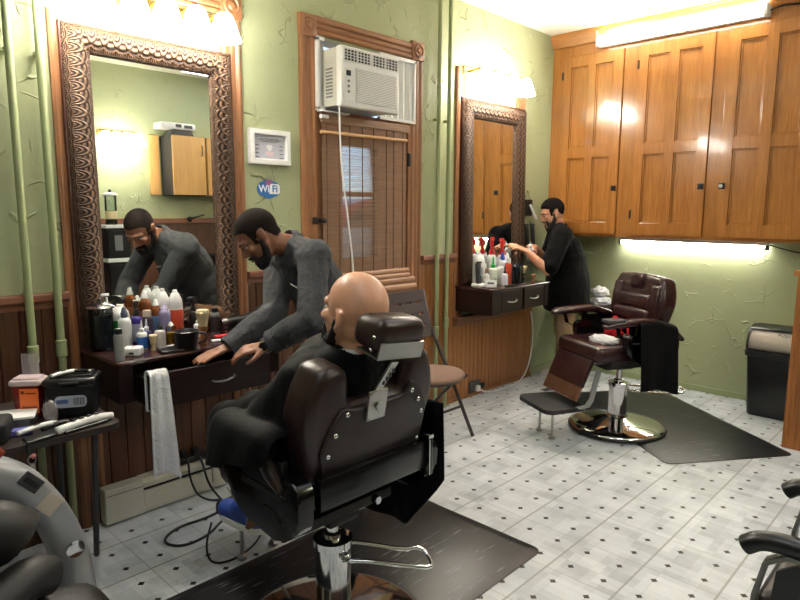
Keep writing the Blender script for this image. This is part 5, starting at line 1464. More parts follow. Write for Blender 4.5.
# wall shelf with towels behind the barber in black
def shelf():
    t = thing('shelf', 'small dark shelf on the right wall behind the barber in black', 'shelf', (5.45, 2.72, .66))
    MB().bb((5.26, 2.50, .66), (5.568, 2.95, .685), .004).build('board', M['espresso'], t)
    MB().prism([(5.568,.66),(5.568,.52),(5.36,.66)], 'y', 2.56, 2.58).prism([(5.568,.66),(5.568,.52),(5.36,.66)], 'y', 2.86, 2.88).build('bracket', M['espresso'], t)
shelf()
lump('towel_pile', M['towel'], (5.41, 2.60, .715), (.11,.085,.048), 'rumpled white towel at the bottom of the pile behind the barber in black', 'towel', .35, 2.6)
lump('towel_pile', M['towel'], (5.42, 2.62, .80), (.09,.075,.048), 'rumpled white towel at the top of the pile behind the barber in black', 'towel', .35, 2.9)
# ------------------------------------------------------------------ people
def frame3(fwd, up):
    u = V3(up).normalized(); f = V3(fwd); f = (f-u*f.dot(u)).normalized(); r = f.cross(u)
    return Matrix(((r.x,f.x,u.x),(r.y,f.y,u.y),(r.z,f.z,u.z)))      # columns right, forward, up
def head_prims(m, c, F, s=1.0, beardy=0):
    def p(x, y, z): return V3(c)+F @ (V3((x, y, z))*s)
    m.ball(p(0,-.014,.032), (.075*s,.097*s,.090*s), F, 28, 18)
    m.ball(p(0,.022,-.028), (.060*s,.070*s,.085*s), F)
    m.ball(p(0,-.02,-.03), (.064*s,.075*s,.060*s), F)
    for sx in (-1, 1):
        m.pill(p(sx*.056,-.004,-.040), p(sx*.040,.020,-.078), .019*s, .020*s)
        m.pill(p(sx*.040,.020,-.078), p(sx*.012,.070,-.096), .020*s, .019*s)
        m.pill(p(sx*.012,.083,.024), p(sx*.045,.066,.022), .012*s, .012*s)      # brow
        m.ball(p(sx*.042,.062,-.018), (.022*s,.020*s,.018*s), F)               # cheekbone
        m.ball(p(sx*.011,.097,-.034), (.009*s,.010*s,.008*s), F, 12, 8)        # nostril wing
        m.ball(p(sx*.078,-.016,-.008), (.0075*s,.017*s,.027*s), F @ Matrix.Rotation(sx*R(22), 3, 'Z'), 14, 10)
        m.pill(p(sx*.073,-.004,.012), p(sx*.084,-.030,.018), .006*s, .006*s)
        m.pill(p(sx*.084,-.030,.018), p(sx*.080,-.026,-.012), .006*s, .006*s)
        m.ball(p(sx*.074,-.006,-.034), (.008*s,.009*s,.010*s), F, 10, 8)
    m.pill(p(0,-.0+.088,.012), p(0,.108,-.026), .009*s, .012*s)
    m.ball(p(0,.107,-.029), (.0125*s,.012*s,.010*s), F, 12, 8)
    m.ball(p(0,.078,-.100), (.024*s,.020*s,.018*s), F)
    m.ball(p(0,.089,-.060), (.024*s,.011*s,.0065*s), F, 14, 8); m.ball(p(0,.086,-.073), (.021*s,.011*s,.008*s), F, 14, 8)
def hand_prims(m, w, d, pn, curl=.5, thumb=1, s=1.0, spread=.10):
    """w wrist, d finger direction, pn palm normal (way the palm faces), thumb=+1: thumb towards d x pn"""
    d = V3(d).normalized(); n = V3(pn); n = (n-d*n.dot(d)).normalized(); t = d.cross(n)*thumb; w = V3(w)
    L = .098*s; kn = []
    for i, off in enumerate((.031,.0105,-.0105,-.030)):
        kn.append(w + d*(L-(0,0,.004,.012)[i]*s) + t*off*s)
        m.pill(w + t*off*.62*s + d*.012, kn[-1], .0125*s, .0105*s, 10)
    for i in range(3): m.pill(kn[i], kn[i+1], .0105*s, .0105*s, 8)
    m.pill(w-d*.01, w+d*.05*s, .023*s, .022*s, 10)
    for i, ln in enumerate((.072,.080,.074,.058)):
        a = spread*(1.5-i)*.5; dd = (d*math.cos(a)+t*math.sin(a)).normalized(); p = kn[i]; ang = curl*(.55+.10*i)
        for k, fr in enumerate((.46,.30,.24)):
            e = dd*math.cos(ang)+n*math.sin(ang); q = p+e*ln*fr*s
            m.pill(p, q, (.0094,.0086,.0080)[k]*s, (.0086,.0080,.0066)[k]*s, 10); p = q; ang += curl*(.75,.6,.4)[k]
    b = w + d*.022*s + t*.024*s
    td = (d*.62+t*.68+n*.32).normalized(); p1 = b+td*.040*s; td2 = (d*.85+t*.30+n*.38).normalized(); p2 = p1+td2*.030*s; p3 = p2+(d*.9+n*.35).normalized()*.024*s
    m.pill(b-d*.006, p1, .0145*s, .0115*s, 10); m.pill(p1, p2, .0108*s, .0098*s, 10); m.pill(p2, p3, .0096*s, .0074*s, 10)

def shell(m, J, inf, parts):
    """body volumes from the joint table, inflated by inf; parts picks regions"""
    def g(k): return V3(J[k])
    Fp, Fc = J['Fp'], J['Fc']
    if 'torso' in parts:
        pel, ch, nb = g('pel'), g('chest'), g('nb'); mid = (pel+ch)/2
        m.ball(pel+(ch-pel)*.10, (.158+inf,.112+inf,.14+inf), Fp); m.ball(mid, (.150+inf,.110+inf,.15+inf), Fc)
        m.ball(ch, (.168+inf,.112+inf,.17+inf), Fc); m.ball(ch+(nb-ch)*.35, (.165+inf,.098+inf,.12+inf), Fc)
        sL, sR = g('shL'), g('shR'); ms = (sL+sR)/2
        m.pill(sL*.85+ms*.15, sR*.85+ms*.15, .062+inf, .062+inf)
        up = (nb-ch).normalized()
        for s_ in (sL, sR): m.pill(ms*.75+s_*.25+up*.045, s_*.9+ms*.1+up*.012, .045+inf, .048+inf)
    if 'neck' in parts:
        nb = g('nb'); F = J['Fh']; hd = g('head'); base = hd + F @ V3((0,-.025,-.06))
        m.pill(nb-(base-nb).normalized()*.05, base, .062+inf, .052+inf)
    for sd in 'LR':
        if 'uarm' in parts: m.ball(g('sh'+sd), .062+inf); m.pill(g('sh'+sd), g('el'+sd), .054+inf, .042+inf)
        if 'sleeve' in parts:
            f = J.get('sleeve', .75); m.ball(g('sh'+sd), .064+inf); m.pill(g('sh'+sd), g('sh'+sd).lerp(g('el'+sd), f), .060+inf, .058+inf)
        if 'farm' in parts:
            f = J.get('cuff'+sd, 1) if inf > .005 else 1; m.pill(g('el'+sd), g('el'+sd).lerp(g('wr'+sd), .35), .042+inf, .042+inf); m.pill(g('el'+sd).lerp(g('wr'+sd), .35), g('el'+sd).lerp(g('wr'+sd), f), .042+inf, (.042-(.042-.027)*((f-.35)/.65))+inf)
        if 'thigh' in parts: m.pill(g('hip'+sd), g('kn'+sd), .088+inf, .058+inf)
        if 'calf' in parts:
            k, a = g('kn'+sd), g('an'+sd); bk = J['Fp'] @ V3((0,-.018,0))
            m.pill(k, k.lerp(a, .35)+bk, .056+inf, .056+inf); m.pill(k.lerp(a, .35)+bk, a, .056+inf, .038+inf)
    return m
def finish(o, name, mat):
    o.name = name; o.data.name = name; o.data.materials.clear(); o.data.materials.append(mat); return o

def make_person(label, J, skin, vox=.0055, hands=True, head_s=1.0):
    m = MB(); shell(m, J, 0, ('torso','neck','uarm','farm','thigh','calf'))
    head_prims(m, J['head'], J['Fh'], head_s)
    for sd in 'LR':
        if 'hand'+sd in J: hand_prims(m, J['wr'+sd], **J['hand'+sd])
        a = V3(J['an'+sd]); td = V3(J['toe'+sd]).normalized()
        m.pill(a-td*.03-V3((0,0,.02)), a+td*.13-V3((0,0,.045)), .036, .028)
    b = m.build('person', skin)
    voxel(b, vox, 4, .5)
    tag(b, label, 'person')
    F = J['Fh']; c = V3(J['head']); s = head_s
    def p(x, y, z): return c+F @ (V3((x, y, z))*s)
    ew = M['eye_white']; ei = M['eye_dark']
    for sx in (-1, 1):
        e = MB().ball(p(sx*.032,.072,.0), (.0125*s,.0115*s if J.get('open_eyes', 1) else .0085*s,.0095*s if J.get('open_eyes', 1) else .0045*s), F, 14, 10).build('eye', ew, b, smooth=True)
        MB().ball(p(sx*.032,.0805 if J.get('open_eyes', 1) else .0785,-.001), (.0055*s,.004*s,.0058*s if J.get('open_eyes', 1) else .0042*s), F, 10, 8).build('iris', ei, e, smooth=True)
        MB().tube([p(sx*.014,.092,.021), p(sx*.032,.090,.027), p(sx*.052,.073,.022)], [.0045,.0038,.0028], 8, smooth=1).build('eyebrow', J['hairmat'], b, smooth=True)
    MB().tube([p(-.022,.0935,-.066), p(-.008,.1005,-.0655), p(.008,.1005,-.0655), p(.022,.0935,-.066)], [.003,.004], 8, smooth=1).build('lips', J['lipmat'], b, smooth=True)
    return b
def hair_cap(b, J, keep, s=1.0, thick=.002, rough=.0, fade=.012):
    """hair grown on the skull itself: the scalp faces lifted off the head, thinning out towards the hairline"""
    c = V3(J['head']); F = J['Fh']; Fi = F.transposed(); W = WORLD[b.name]; me = b.data; me.update()
    m = MB(); vs = {}; w = []
    def loc(co): return (Fi @ (W @ co - c))/s
    inr = {}
    for v in me.vertices:
        q = loc(v.co)
        if abs(q.x) < .095 and -.14 < q.y < .10 and -.07 < q.z < .15 and not (abs(q.x) > .0765 and -.05 < q.y < .012 and q.z < .026):
            k = keep(abs(q.x), q.y, q.z)
            if k > -.001: inr[v.index] = k
    for p in me.polygons:
        if all(i in inr for i in p.vertices):
            for i in p.vertices:
                if i not in vs:
                    v = me.vertices[i]; k = min(1, inr[i]/.02)
                    vs[i] = m.bm.verts.new(W @ v.co + v.normal*(.0012+thick*max(0, k)*s + noise.noise(v.co*170)*rough)); w.append(min(1, max(0, inr[i]/fade)))
            m.bm.faces.new([vs[i] for i in p.vertices])
    mat = NT('hair_fading'); vv = mat.obj(); n = mat.noise(vv, 900, 2, .6)
    at = mat.n('ShaderNodeAttribute'); at.attribute_name = 'hair_fade'
    d = mat.math('MULTIPLY', at.outputs['Fac'], 1.0)
    mat.l(mat.math('MULTIPLY', mat.math('SUBTRACT', mat.math('ADD', d, n), .45), 2.5, True), mat.b.inputs['Alpha'])
    col = (16,13,12) if thick > .005 else (30,24,22)
    nn = mat.noise(vv, 300, 3); cc = lin(col); mat.col(mat.mix(nn, tuple(x*.6 for x in cc), tuple(x*1.5 for x in cc))); mat.set(Roughness=.95); mat.b.inputs['Specular IOR Level'].default_value = .12; mat.bump(nn, .5, .003)
    o = m.build('hair', mat.m, b, smooth=True)
    a = o.data.attributes.new('hair_fade', 'FLOAT', 'POINT'); a.data.foreach_set('value', w)
    return o
def beard(b, J, s=1.0, full=1.0, length=.0):
    c = V3(J['head']); F = J['Fh']
    def p(x, y, z): return c+F @ (V3((x, y, z))*s)
    m = MB()
    for sx in (-1, 1):
        m.pill(p(sx*.066,.004,-.018), p(sx*.061,.008,-.048), .011*s, .016*s)
        m.pill(p(sx*.060,.008,-.048), p(sx*.042,.030,-.086), .017*s, .021*s)
        m.pill(p(sx*.042,.030,-.086), p(sx*.013,.076,-.104-length), .021*s, .021*s)
        m.pill(p(sx*.030,.075,-.052), p(sx*.030,.070,-.088), .009*s, .016*s)
        m.pill(p(sx*.006,.102,-.050), p(sx*.027,.086,-.056), .0055*s, .0065*s)
        m.pill(p(sx*.03,.045,-.09), p(sx*.012,.066,-.108-length), .026*s, .022*s)
    m.pill(p(0,.088,-.086), p(0,.080,-.110-length), .012*s, .020*s)
    o = m.build('beard', J['hairmat'], b); voxel(o, .0035, 2, .5); crumple(o, .0022, 120); return o
def garment(b, name, m, mat, vox=.0065, it=5, folds=((.006, 11, (1,1,1), 0),), label=None):
    o = m.build(name, mat, b); voxel(o, vox, it, .5)
    for a in folds: crumple(o, *a)
    if label: o['label'] = label
    return o
M['eye_white'] = m_plain('eye_white', (214,208,200), .2, var=.02); M['eye_dark'] = m_plain('eye_dark', (30,20,16), .15, var=.02)
M['hair_black'] = m_plain('hair_black', (20,17,16), .75, var=.3, scale=300, bump=.4)
M['hair_short'] = m_plain('hair_clipped', (24,19,18), .8, var=.3, scale=400, bump=.4)
M['skin_dark'] = m_skin('skin_brown', (136,92,70)); M['skin_tan'] = m_skin('skin_tan', (196,144,114)); M['skin_fair'] = m_skin('skin_fair', (208,160,132), .34)
M['lip_dark'] = m_plain('lip_brown', (104,62,54), .45); M['lip'] = m_plain('lip_pink', (170,104,92), .45)
M['denim'] = m_fabric('charcoal_denim', (72,73,76), 500, .9, .42, .45, 14)
M['jeans'] = m_fabric('dark_jeans', (18,19,23), 500, .9, .3)
M['blackshirt'] = m_fabric('black_shirt', (11,11,12), 500, .85, .25, .35, 12)
M['khaki'] = m_fabric('khaki', (150,128,98), 500, .9, .2, .4, 12)
M['cape'] = m_fabric('cape_nylon', (9,10,12), 300, .6, .18, .25, 8)
M['shorts'] = m_fabric('dark_shorts', (16,17,20), 400, .9, .2)
def shoes(b, J, mat, sole, name='shoe'):
    for sd in 'LR':
        a = V3(J['an'+sd]); td = V3(J['toe'+sd]).normalized(); dn = V3(J.get('dn', (0,0,-1))); sd_ = td.cross(dn).normalized()
        m = MB(); z = .055
        m.pill(a-td*.035+dn*z*.8, a+td*.155+dn*(z+.002), .044, .042); m.pill(a+dn*.0, a+td*.07+dn*.036, .046, .046); m.pill(a-td*.02-dn*.015, a-td*.01+dn*.04, .044, .044)
        o = m.build(name, mat, b); voxel(o, .006, 4)
        lim = a+dn*.088
        for v in o.data.vertices:
            w = WORLD[b.name] @ v.co; k = (w-lim).dot(dn)
            if k > 0: v.co -= dn*k
        s_ = MB(); L = 12; pts = []
        for q in range(28):
            an = 2*math.pi*q/28; yy = .06+.142*math.cos(an); xx = .046*math.sin(an)*(1 if math.cos(an) < .3 else 1.06)
            pts.append(a+td*yy+sd_*xx)
        A = [s_.bm.verts.new(q+dn*.070) for q in pts]; B = [s_.bm.verts.new(q+dn*.094) for q in pts]
        s_.bm.faces.new(A); s_.bm.faces.new(B[::-1])
        for q in range(28): s_.bm.faces.new((A[q], A[(q+1) % 28], B[(q+1) % 28], B[q]))
        s_.build('sole', sole, o)

# ---- barber bending over the drawer
fw = V3((-.97,.2,0))
J1 = dict(pel=(2.03,2.42,.95), chest=(1.88,2.40,1.20), nb=(1.745,2.37,1.372), head=(1.588,2.42,1.425),
  shL=(1.735,2.205,1.335), shR=(1.80,2.56,1.32), elL=(1.632,2.10,1.075), wrL=(1.522,2.285,.95), elR=(1.70,2.46,1.065), wrR=(1.468,2.495,.922),
  hipL=(2.04,2.335,.90), hipR=(2.05,2.515,.90), knL=(2.01,2.33,.50), knR=(2.05,2.53,.50), anL=(2.06,2.32,.095), anR=(2.10,2.54,.095), toeL=(-.97,.1,0), toeR=(-.95,.25,0),
  Fp=frame3(fw, (-.25,.05,1)), Fc=frame3(fw*.8+V3((0,0,-.55)), (-.52,.05,.85)), Fh=frame3((-.62,.40,-.66), (-.58,.34,.74)),
  handL=dict(d=(-.84,.45,-.16), pn=(-.10,.35,-.93), curl=.55, thumb=-1, spread=.05), handR=dict(d=(-.93,.12,-.26), pn=(-.25,.10,-.96), curl=.16, thumb=-1, spread=.05),
  cuffL=.62, cuffR=.84, open_eyes=0, hairmat=M['hair_short'], lipmat=M['lip_dark'])
J1['handL']['thumb'] = 1; J1['handR']['thumb'] = -1
b1 = make_person('barber in a charcoal grey denim shirt bending over the open drawer', J1, M['skin_dark'])
hair_cap(b1, J1, lambda x, y, z: z - (.064 if y > .060 else (.064-(.060-y)*.55 if y > .034 else (-.022 if y > .012 else (.004 if y > -.035 else max(-.055, .004-(-.035-y)*2.4))))), thick=.0016, fade=.026)
beard(b1, J1)
garment(b1, 'shirt', shell(MB(), J1, .022, ('torso','uarm','farm')), M['denim'], folds=((.009, 9, (1,1,.6), 1), (.004, 26, (1,1,.7), 4)))
g = MB(); c0 = V3(J1['nb'])
def collar(b, J, mat, r=.068, h=.04, tilt=(0,0,1), c=None):
    F = frame3(J['Fc'] @ V3((0,1,0)), V3(J['head'])+J['Fh'] @ V3((0,-.03,-.06))-V3(J['nb'])); c = c or V3(J['nb'])
    m = MB(); n = 28; rings = []
    for (rr, zz) in ((r, -.02), (r*.98, h), (r*1.06, h*1.02), (r*1.16, h*.2), (r*1.12, h*.1)):
        rings.append([m.bm.verts.new(c+F @ V3((math.sin(a)*rr, math.cos(a)*rr*1.02, zz-(.03*max(0, math.cos(a)))))) for a in [2*math.pi*(k+.5)/n for k in range(n)]])
    for a, bb in zip(rings, rings[1:]):
        for k in range(n-1): m.bm.faces.new((a[k], a[k+1], bb[k+1], bb[k]))
    o = m.build('collar', mat, b, smooth=True); bake(o, [('SOLIDIFY', dict(thickness=.003))])
collar(b1, J1, M['denim'])
def cuff(b, J, sd, f, r, mat, name='cuff', w=.03):
    e, wv = V3(J['el'+sd]), V3(J['wr'+sd]); d = (wv-e).normalized(); p = e.lerp(wv, f)
    q = d.to_track_quat('Z', 'Y').to_matrix()
    MB().lathe([(r-.006,-w/2),(r,-w/2+.003),(r+.001,w/2-.003),(r-.005,w/2)], p, q, 24).build(name, mat, b, smooth=50)
cuff(b1, J1, 'L', .76, .054, M['denim'], w=.06); cuff(b1, J1, 'R', .94, .052, M['denim'], w=.06)
cuff(b1, J1, 'L', .97, .0345, M['black'], 'watch_strap', .026)
e_, w_ = V3(J1['elL']), V3(J1['wrL']); d_ = (w_-e_).normalized(); out_ = V3((-.45,-.85,.25)); out_ = (out_-d_*out_.dot(d_)).normalized()
wq = Matrix((d_, out_.cross(d_), out_)).transposed()
wt = MB().lathe([(0,.0),(.024,0),(.026,.004),(.024,.011),(.020,.012),(0,.0115)], w_-d_*.010+out_*.030, wq, 24).build('watch', M['black'], b1, smooth=40)
MB().lathe([(.019,.0118),(.0215,.0138),(.0245,.0115)], w_-d_*.010+out_*.030, wq, 24).build('watch_bezel', M['brass'], wt, smooth=True)
# small white chest mark
Fm = J1['Fc']; cm = V3(J1['chest'])+Fm @ V3((-.085,.126,.075))
MB().box(cm, (.052,.004,.007), .001, Fm @ Matrix.Rotation(R(-12), 3, 'Y')).build('chest_mark', M['white'], b1)
pk = V3(J1['chest'])+Fm @ V3((-.08,.117,.0)); MB().box(pk, (.10,.012,.11), .005, Fm).build('chest_pocket', M['denim'], b1, smooth=40)
garment(b1, 'trousers', shell(MB(), J1, .014, ('thigh','calf')).ball(J1['pel'], (.168,.125,.13), J1['Fp']), M['jeans'], folds=((.006, 10, (1,1,.5), 2),))
shoes(b1, J1, M['black'], M['blackmat'])

# ---- barber in black by the second counter
fw2 = V3((-.6,.8,0))
J2 = dict(pel=(4.685,2.56,.95), chest=(4.655,2.595,1.20), nb=(4.62,2.625,1.385), head=(4.566,2.668,1.528),
  shL=(4.475,2.50,1.335), shR=(4.775,2.735,1.335), elL=(4.33,2.545,1.085), wrL=(4.255,2.735,1.225), elR=(4.74,2.90,1.10), wrR=(4.475,2.83,1.235),
  hipL=(4.60,2.505,.90), hipR=(4.76,2.62,.90), knL=(4.585,2.53,.50), knR=(4.75,2.65,.50), anL=(4.60,2.52,.095), anR=(4.77,2.64,.095), toeL=(-.72,.6,0), toeR=(-.5,.85,0),
  Fp=frame3(fw2, (0,0,1)), Fc=frame3(fw2, (-.08,.1,1)), Fh=frame3((-.66,.66,-.36), (-.26,.24,.93)),
  handL=dict(d=(-.70,.55,.42), pn=(-.1,.6,-.75), curl=.55, thumb=-1), handR=dict(d=(-.92,-.30,.05), pn=(-.20,.75,-.5), curl=.85, thumb=1),
  sleeve=.88, open_eyes=0, hairmat=M['hair_black'], lipmat=M['lip'])
J2.update(pel=(5.0,2.735,.95), chest=(5.0,2.79,1.20), nb=(4.98,2.825,1.385), head=(4.935,2.875,1.527),
  shL=(4.835,2.70,1.335), shR=(5.115,2.935,1.335), elL=(4.665,2.735,1.04), wrL=(4.565,2.895,1.205), elR=(5.04,2.97,1.08), wrR=(4.79,2.945,1.225),
  hipL=(4.925,2.68,.90), hipR=(5.08,2.79,.90), knL=(4.91,2.68,.50), knR=(5.08,2.80,.50), anL=(4.915,2.665,.095), anR=(5.09,2.79,.095))
b2 = make_person('barber in a black short sleeved shirt and khaki trousers at the second counter', J2, M['skin_tan'])
hair_cap(b2, J2, lambda x, y, z: z - (.060 if y > .060 else (.060-(.060-y)*.6 if y > .034 else (-.020 if y > .012 else (.006 if y > -.035 else max(-.038, .006-(-.035-y)*2.0))))), thick=.009, rough=.0025, fade=.012)
beard(b2, J2, length=.022)
sh2 = shell(MB(), J2, .020, ('torso','sleeve'))
Fq = J2['Fp']; pl2 = V3(J2['pel'])
sh2.ball(pl2+V3((0,0,-.02)), (.195,.155,.16), Fq); sh2.ball(pl2+V3((0,0,.14)), (.19,.15,.18), Fq)
sh2.lathe([(0,-.28),(.238,-.28),(.242,-.26),(.228,.0),(.185,.20),(.09,.36),(0,.36)], pl2, Fq, 28, 1.0, .84)
garment(b2, 'shirt', sh2, M['blackshirt'], folds=((.009, 8, (1,1,.4), 3), (.003, 28, (1,1,.6), 5)))
collar(b2, J2, M['blackshirt'], .066, .038)
garment(b2, 'trousers', shell(MB(), J2, .024, ('calf',)).pill(J2['hipL'], J2['knL'], .100, .084).pill(J2['hipR'], J2['knR'], .100, .084).ball(pl2, (.165,.120,.13), Fq), M['khaki'], folds=((.010, 11, (1,1,.9), 2), (.004, 30, (1,1,1.5), 1)))
shoes(b2, J2, pl((196,190,182)), M['white'])
# white bottle in his right hand
hb = V3(J2['wrR'])+V3((-.10,-.012,.0))
bt = thing('squeeze_bottle', 'white plastic bottle held by the barber in black', 'bottle', tuple(hb+V3((.01,.005,-.11)))); 
bt.rotation_euler = (R(8), R(-14), 0)
MB().lathe([(0,0),(.030,0),(.034,.006),(.034,.09),(.028,.105),(.014,.118),(.014,.13),(0,.13)], seg=20).build('body', pl((206,210,216),.3), bt, smooth=40, local=True)
MB().lathe([(.016,.125),(.016,.142),(.006,.15),(.004,.175),(0,.175)], seg=16).build('cap', M['white'], bt, smooth=40, local=True)

# ---- customer in the foreground chair
fy = V3((0,1,0))
J3 = dict(pel=(1.335,1.63,.79), chest=(1.335,1.55,.95), nb=(1.335,1.505,1.075), head=(1.335,1.492,1.215),
  shL=(1.155,1.53,1.0), shR=(1.515,1.53,1.0), elL=(1.105,1.66,.86), wrL=(1.22,1.84,.82), elR=(1.565,1.66,.86), wrR=(1.45,1.84,.82),
  hipL=(1.255,1.67,.77), hipR=(1.415,1.67,.77), knL=(1.235,2.125,.715), knR=(1.43,2.09,.715), anL=(1.285,2.06,.36), anR=(1.46,2.08,.36), toeL=(-.12,1,0), toeR=(.1,1,0),
  Fp=frame3(fy, (0,-.35,1)), Fc=frame3(fy, (0,-.38,1)), Fh=frame3((-.10,1,.18), (0,-.18,1)),
  handL=dict(d=(.3,1,-.1), pn=(0,.1,-1), curl=.4, thumb=1), handR=dict(d=(-.3,1,-.1), pn=(0,.1,-1), curl=.4, thumb=-1),
  hairmat=M['hair_short'], lipmat=M['lip'])
J3['handL']['thumb'] = -1; J3['handR']['thumb'] = 1
b3 = make_person('bald bearded customer under a black cape leaning back in the foreground chair', J3, M['skin_fair'], head_s=1.13)
beard(b3, J3, s=1.13)
garment(b3, 't_shirt', shell(MB(), J3, .010, ('torso','uarm')), M['blackshirt'])
garment(b3, 'shorts', shell(MB(), J3, .018, ('thigh',)).ball(J3['pel'], (.17,.125,.13), J3['Fp']), M['shorts'])
shoes(b3, J3, pl((36,66,150),.6), M['white'], 'sneaker')
# neck strip and cape
F_ = frame3((0,1,.1), (0,-.1,1)); nbv = V3(J3['nb'])
MB().lathe([(.064,-.012),(.070,-.012),(.068,.022),(.062,.022)], nbv+V3((0,.008,.010)), F_, 32).build('neck_strip', M['paper'], b3, smooth=40)
import numpy as np
def cape():
    nx, ny = 190, 230
    xs = np.linspace(.84, 1.86, nx); ys = np.linspace(1.36, 2.52, ny)
    Xg, Yg = np.meshgrid(xs, ys, indexing='ij'); Hh = np.full(Xg.shape, -9.0)
    def seg(p0, p1, r0, r1, n=24):
        nonlocal Hh
        for k in range(n+1):
            t = k/n; p = [a+(b-a)*t for a, b in zip(p0, p1)]; r = r0+(r1-r0)*t
            d2 = (Xg-p[0])**2+(Yg-p[1])**2
            Hh = np.maximum(Hh, np.where(d2 < r*r, p[2]+np.sqrt(np.maximum(r*r-d2, 0)), -9))
    e = .018
    seg(J3['shL'], J3['shR'], .070+e, .070+e); seg(J3['nb'], (1.335,1.56,1.02), .075, .09+e)
    seg((1.30,1.51,1.045), J3['shL'], .052+e, .062+e); seg((1.37,1.51,1.045), J3['shR'], .052+e, .062+e)
    seg((1.25,1.58,.985), (1.25,1.74,.83), .10+e, .10+e); seg((1.42,1.58,.985), (1.42,1.74,.83), .10+e, .10+e); seg((1.335,1.60,.985), (1.335,1.78,.83), .13+e, .13)
    for s in 'LR':
        seg(J3['sh'+s], J3['el'+s], .062+e, .055+e); seg(J3['el'+s], J3['wr'+s], .055+e, .05+e); seg(J3['wr'+s], V3(J3['wr'+s])+V3((.02 if s == 'L' else -.02,.10,0)), .05+e, .04+e)
        seg(J3['hip'+s], J3['kn'+s], .092+e, .062+e)
    seg((1.033,1.54,.815), (1.036,1.765,.815), .080, .080); seg((1.637,1.54,.815), (1.634,1.765,.815), .080, .080)
    seg((1.04,1.72,.79), (1.18,2.08,.70), .065, .05)
    for x0, x1 in ((1.17,1.225),(1.28,1.28),(1.40,1.39),(1.50,1.44)):
        for a_, b_ in (((x0,1.58,.975), ((x0+x1)/2,1.84,.835)), (((x0+x1)/2,1.84,.835), (x1,2.10,.735))): seg(a_, b_, .06, .06)   # arm pads
    # taut cloth: lower surface limited by a steepest slope, several sweeps
    dx, dy = xs[1]-xs[0], ys[1]-ys[0]
    def relax(S, H):
        for _ in range(160):
            o = H.copy()
            H[1:] = np.maximum(H[1:], H[:-1]-S*dx); H[:-1] = np.maximum(H[:-1], H[1:]-S*dx)
            H[:, 1:] = np.maximum(H[:, 1:], H[:, :-1]-S*dy); H[:, :-1] = np.maximum(H[:, :-1], H[:, 1:]-S*dy)
            H[1:, 1:] = np.maximum(H[1:, 1:], H[:-1, :-1]-S*math.hypot(dx, dy)); H[:-1, :-1] = np.maximum(H[:-1, :-1], H[1:, 1:]-S*math.hypot(dx, dy))
            if np.abs(H-o).max() < 1e-5: break
        return H
    Hh = relax(9.0, Hh)
    for _ in range(5):
        K = Hh.copy()
        K[1:-1,1:-1] = (Hh[1:-1,1:-1]*2+Hh[:-2,1:-1]+Hh[2:,1:-1]+Hh[1:-1,:-2]+Hh[1:-1,2:])/6; Hh = np.maximum(K, Hh-.01)
    return xs, ys, Hh
def build_cape():
    xs, ys, Hh = cape(); m = MB(); vs = {}
    def fold(x, y, z):
        k = max(0, min(1, (1.02-z)/.45)); a = math.atan2(x-1.335, y-1.62)
        return math.sin(a*17+3*z)*.007*k+math.sin(a*7+1.2)*.006*k
    for i, x in enumerate(xs):
        for j, y in enumerate(ys):
            z = Hh[i, j]
            dn = math.hypot(x-1.335, y-1.505)
            if dn < .066: continue                              # neck hole
            lowlim = .25
            if y < 1.48 and z < .98: continue                    # tucked in front of the backrest
            if z < lowlim: continue
            n = fold(x, y, z)
            vs[i, j] = m.bm.verts.new((x+n*.8, y+n*.5, z))
    for i in range(len(xs)-1):
        for j in range(len(ys)-1):
            q = [vs.get(k) for k in ((i, j), (i+1, j), (i+1, j+1), (i, j+1))]
            if all(q): m.bm.faces.new(q)
    hp = V3((1.2, 2.10, .64)); hn = V3((-.03, .26, 1)).normalized()
    g_ = m.bm.verts[:]+m.bm.edges[:]+m.bm.faces[:]
    bmesh.ops.bisect_plane(m.bm, geom=g_, plane_co=hp, plane_no=hn, clear_inner=True)
    # long panel hanging from the right armrest down past the seat
    def hang(u, v):
        y = 1.38+u*.46; zb_ = .56-.24*min(1, u/.40)-.02*u; z = .86-v*(.86-zb_)
        x = 1.668+.010*math.sin(u*13)*v+.012*v
        return (x, y, z)
    m.grid(hang, 40, 30)
    loose = [v for v in m.bm.verts if not v.link_faces]
    bmesh.ops.delete(m.bm, geom=loose, context='VERTS')
    o = m.build('cape', M['cape'], b3, smooth=True)
    bake(o, [('SMOOTH', dict(factor=.5, iterations=4)), ('SOLIDIFY', dict(thickness=.005, offset=0))])
    for p in o.data.polygons: p.use_smooth = True
build_cape()
MB().lathe([(.074,-.02),(.078,-.02),(.074,.016),(.070,.016)], nbv+V3((0,.008,.0)), F_, 32).build('cape_collar', M['cape'], b3, smooth=40)

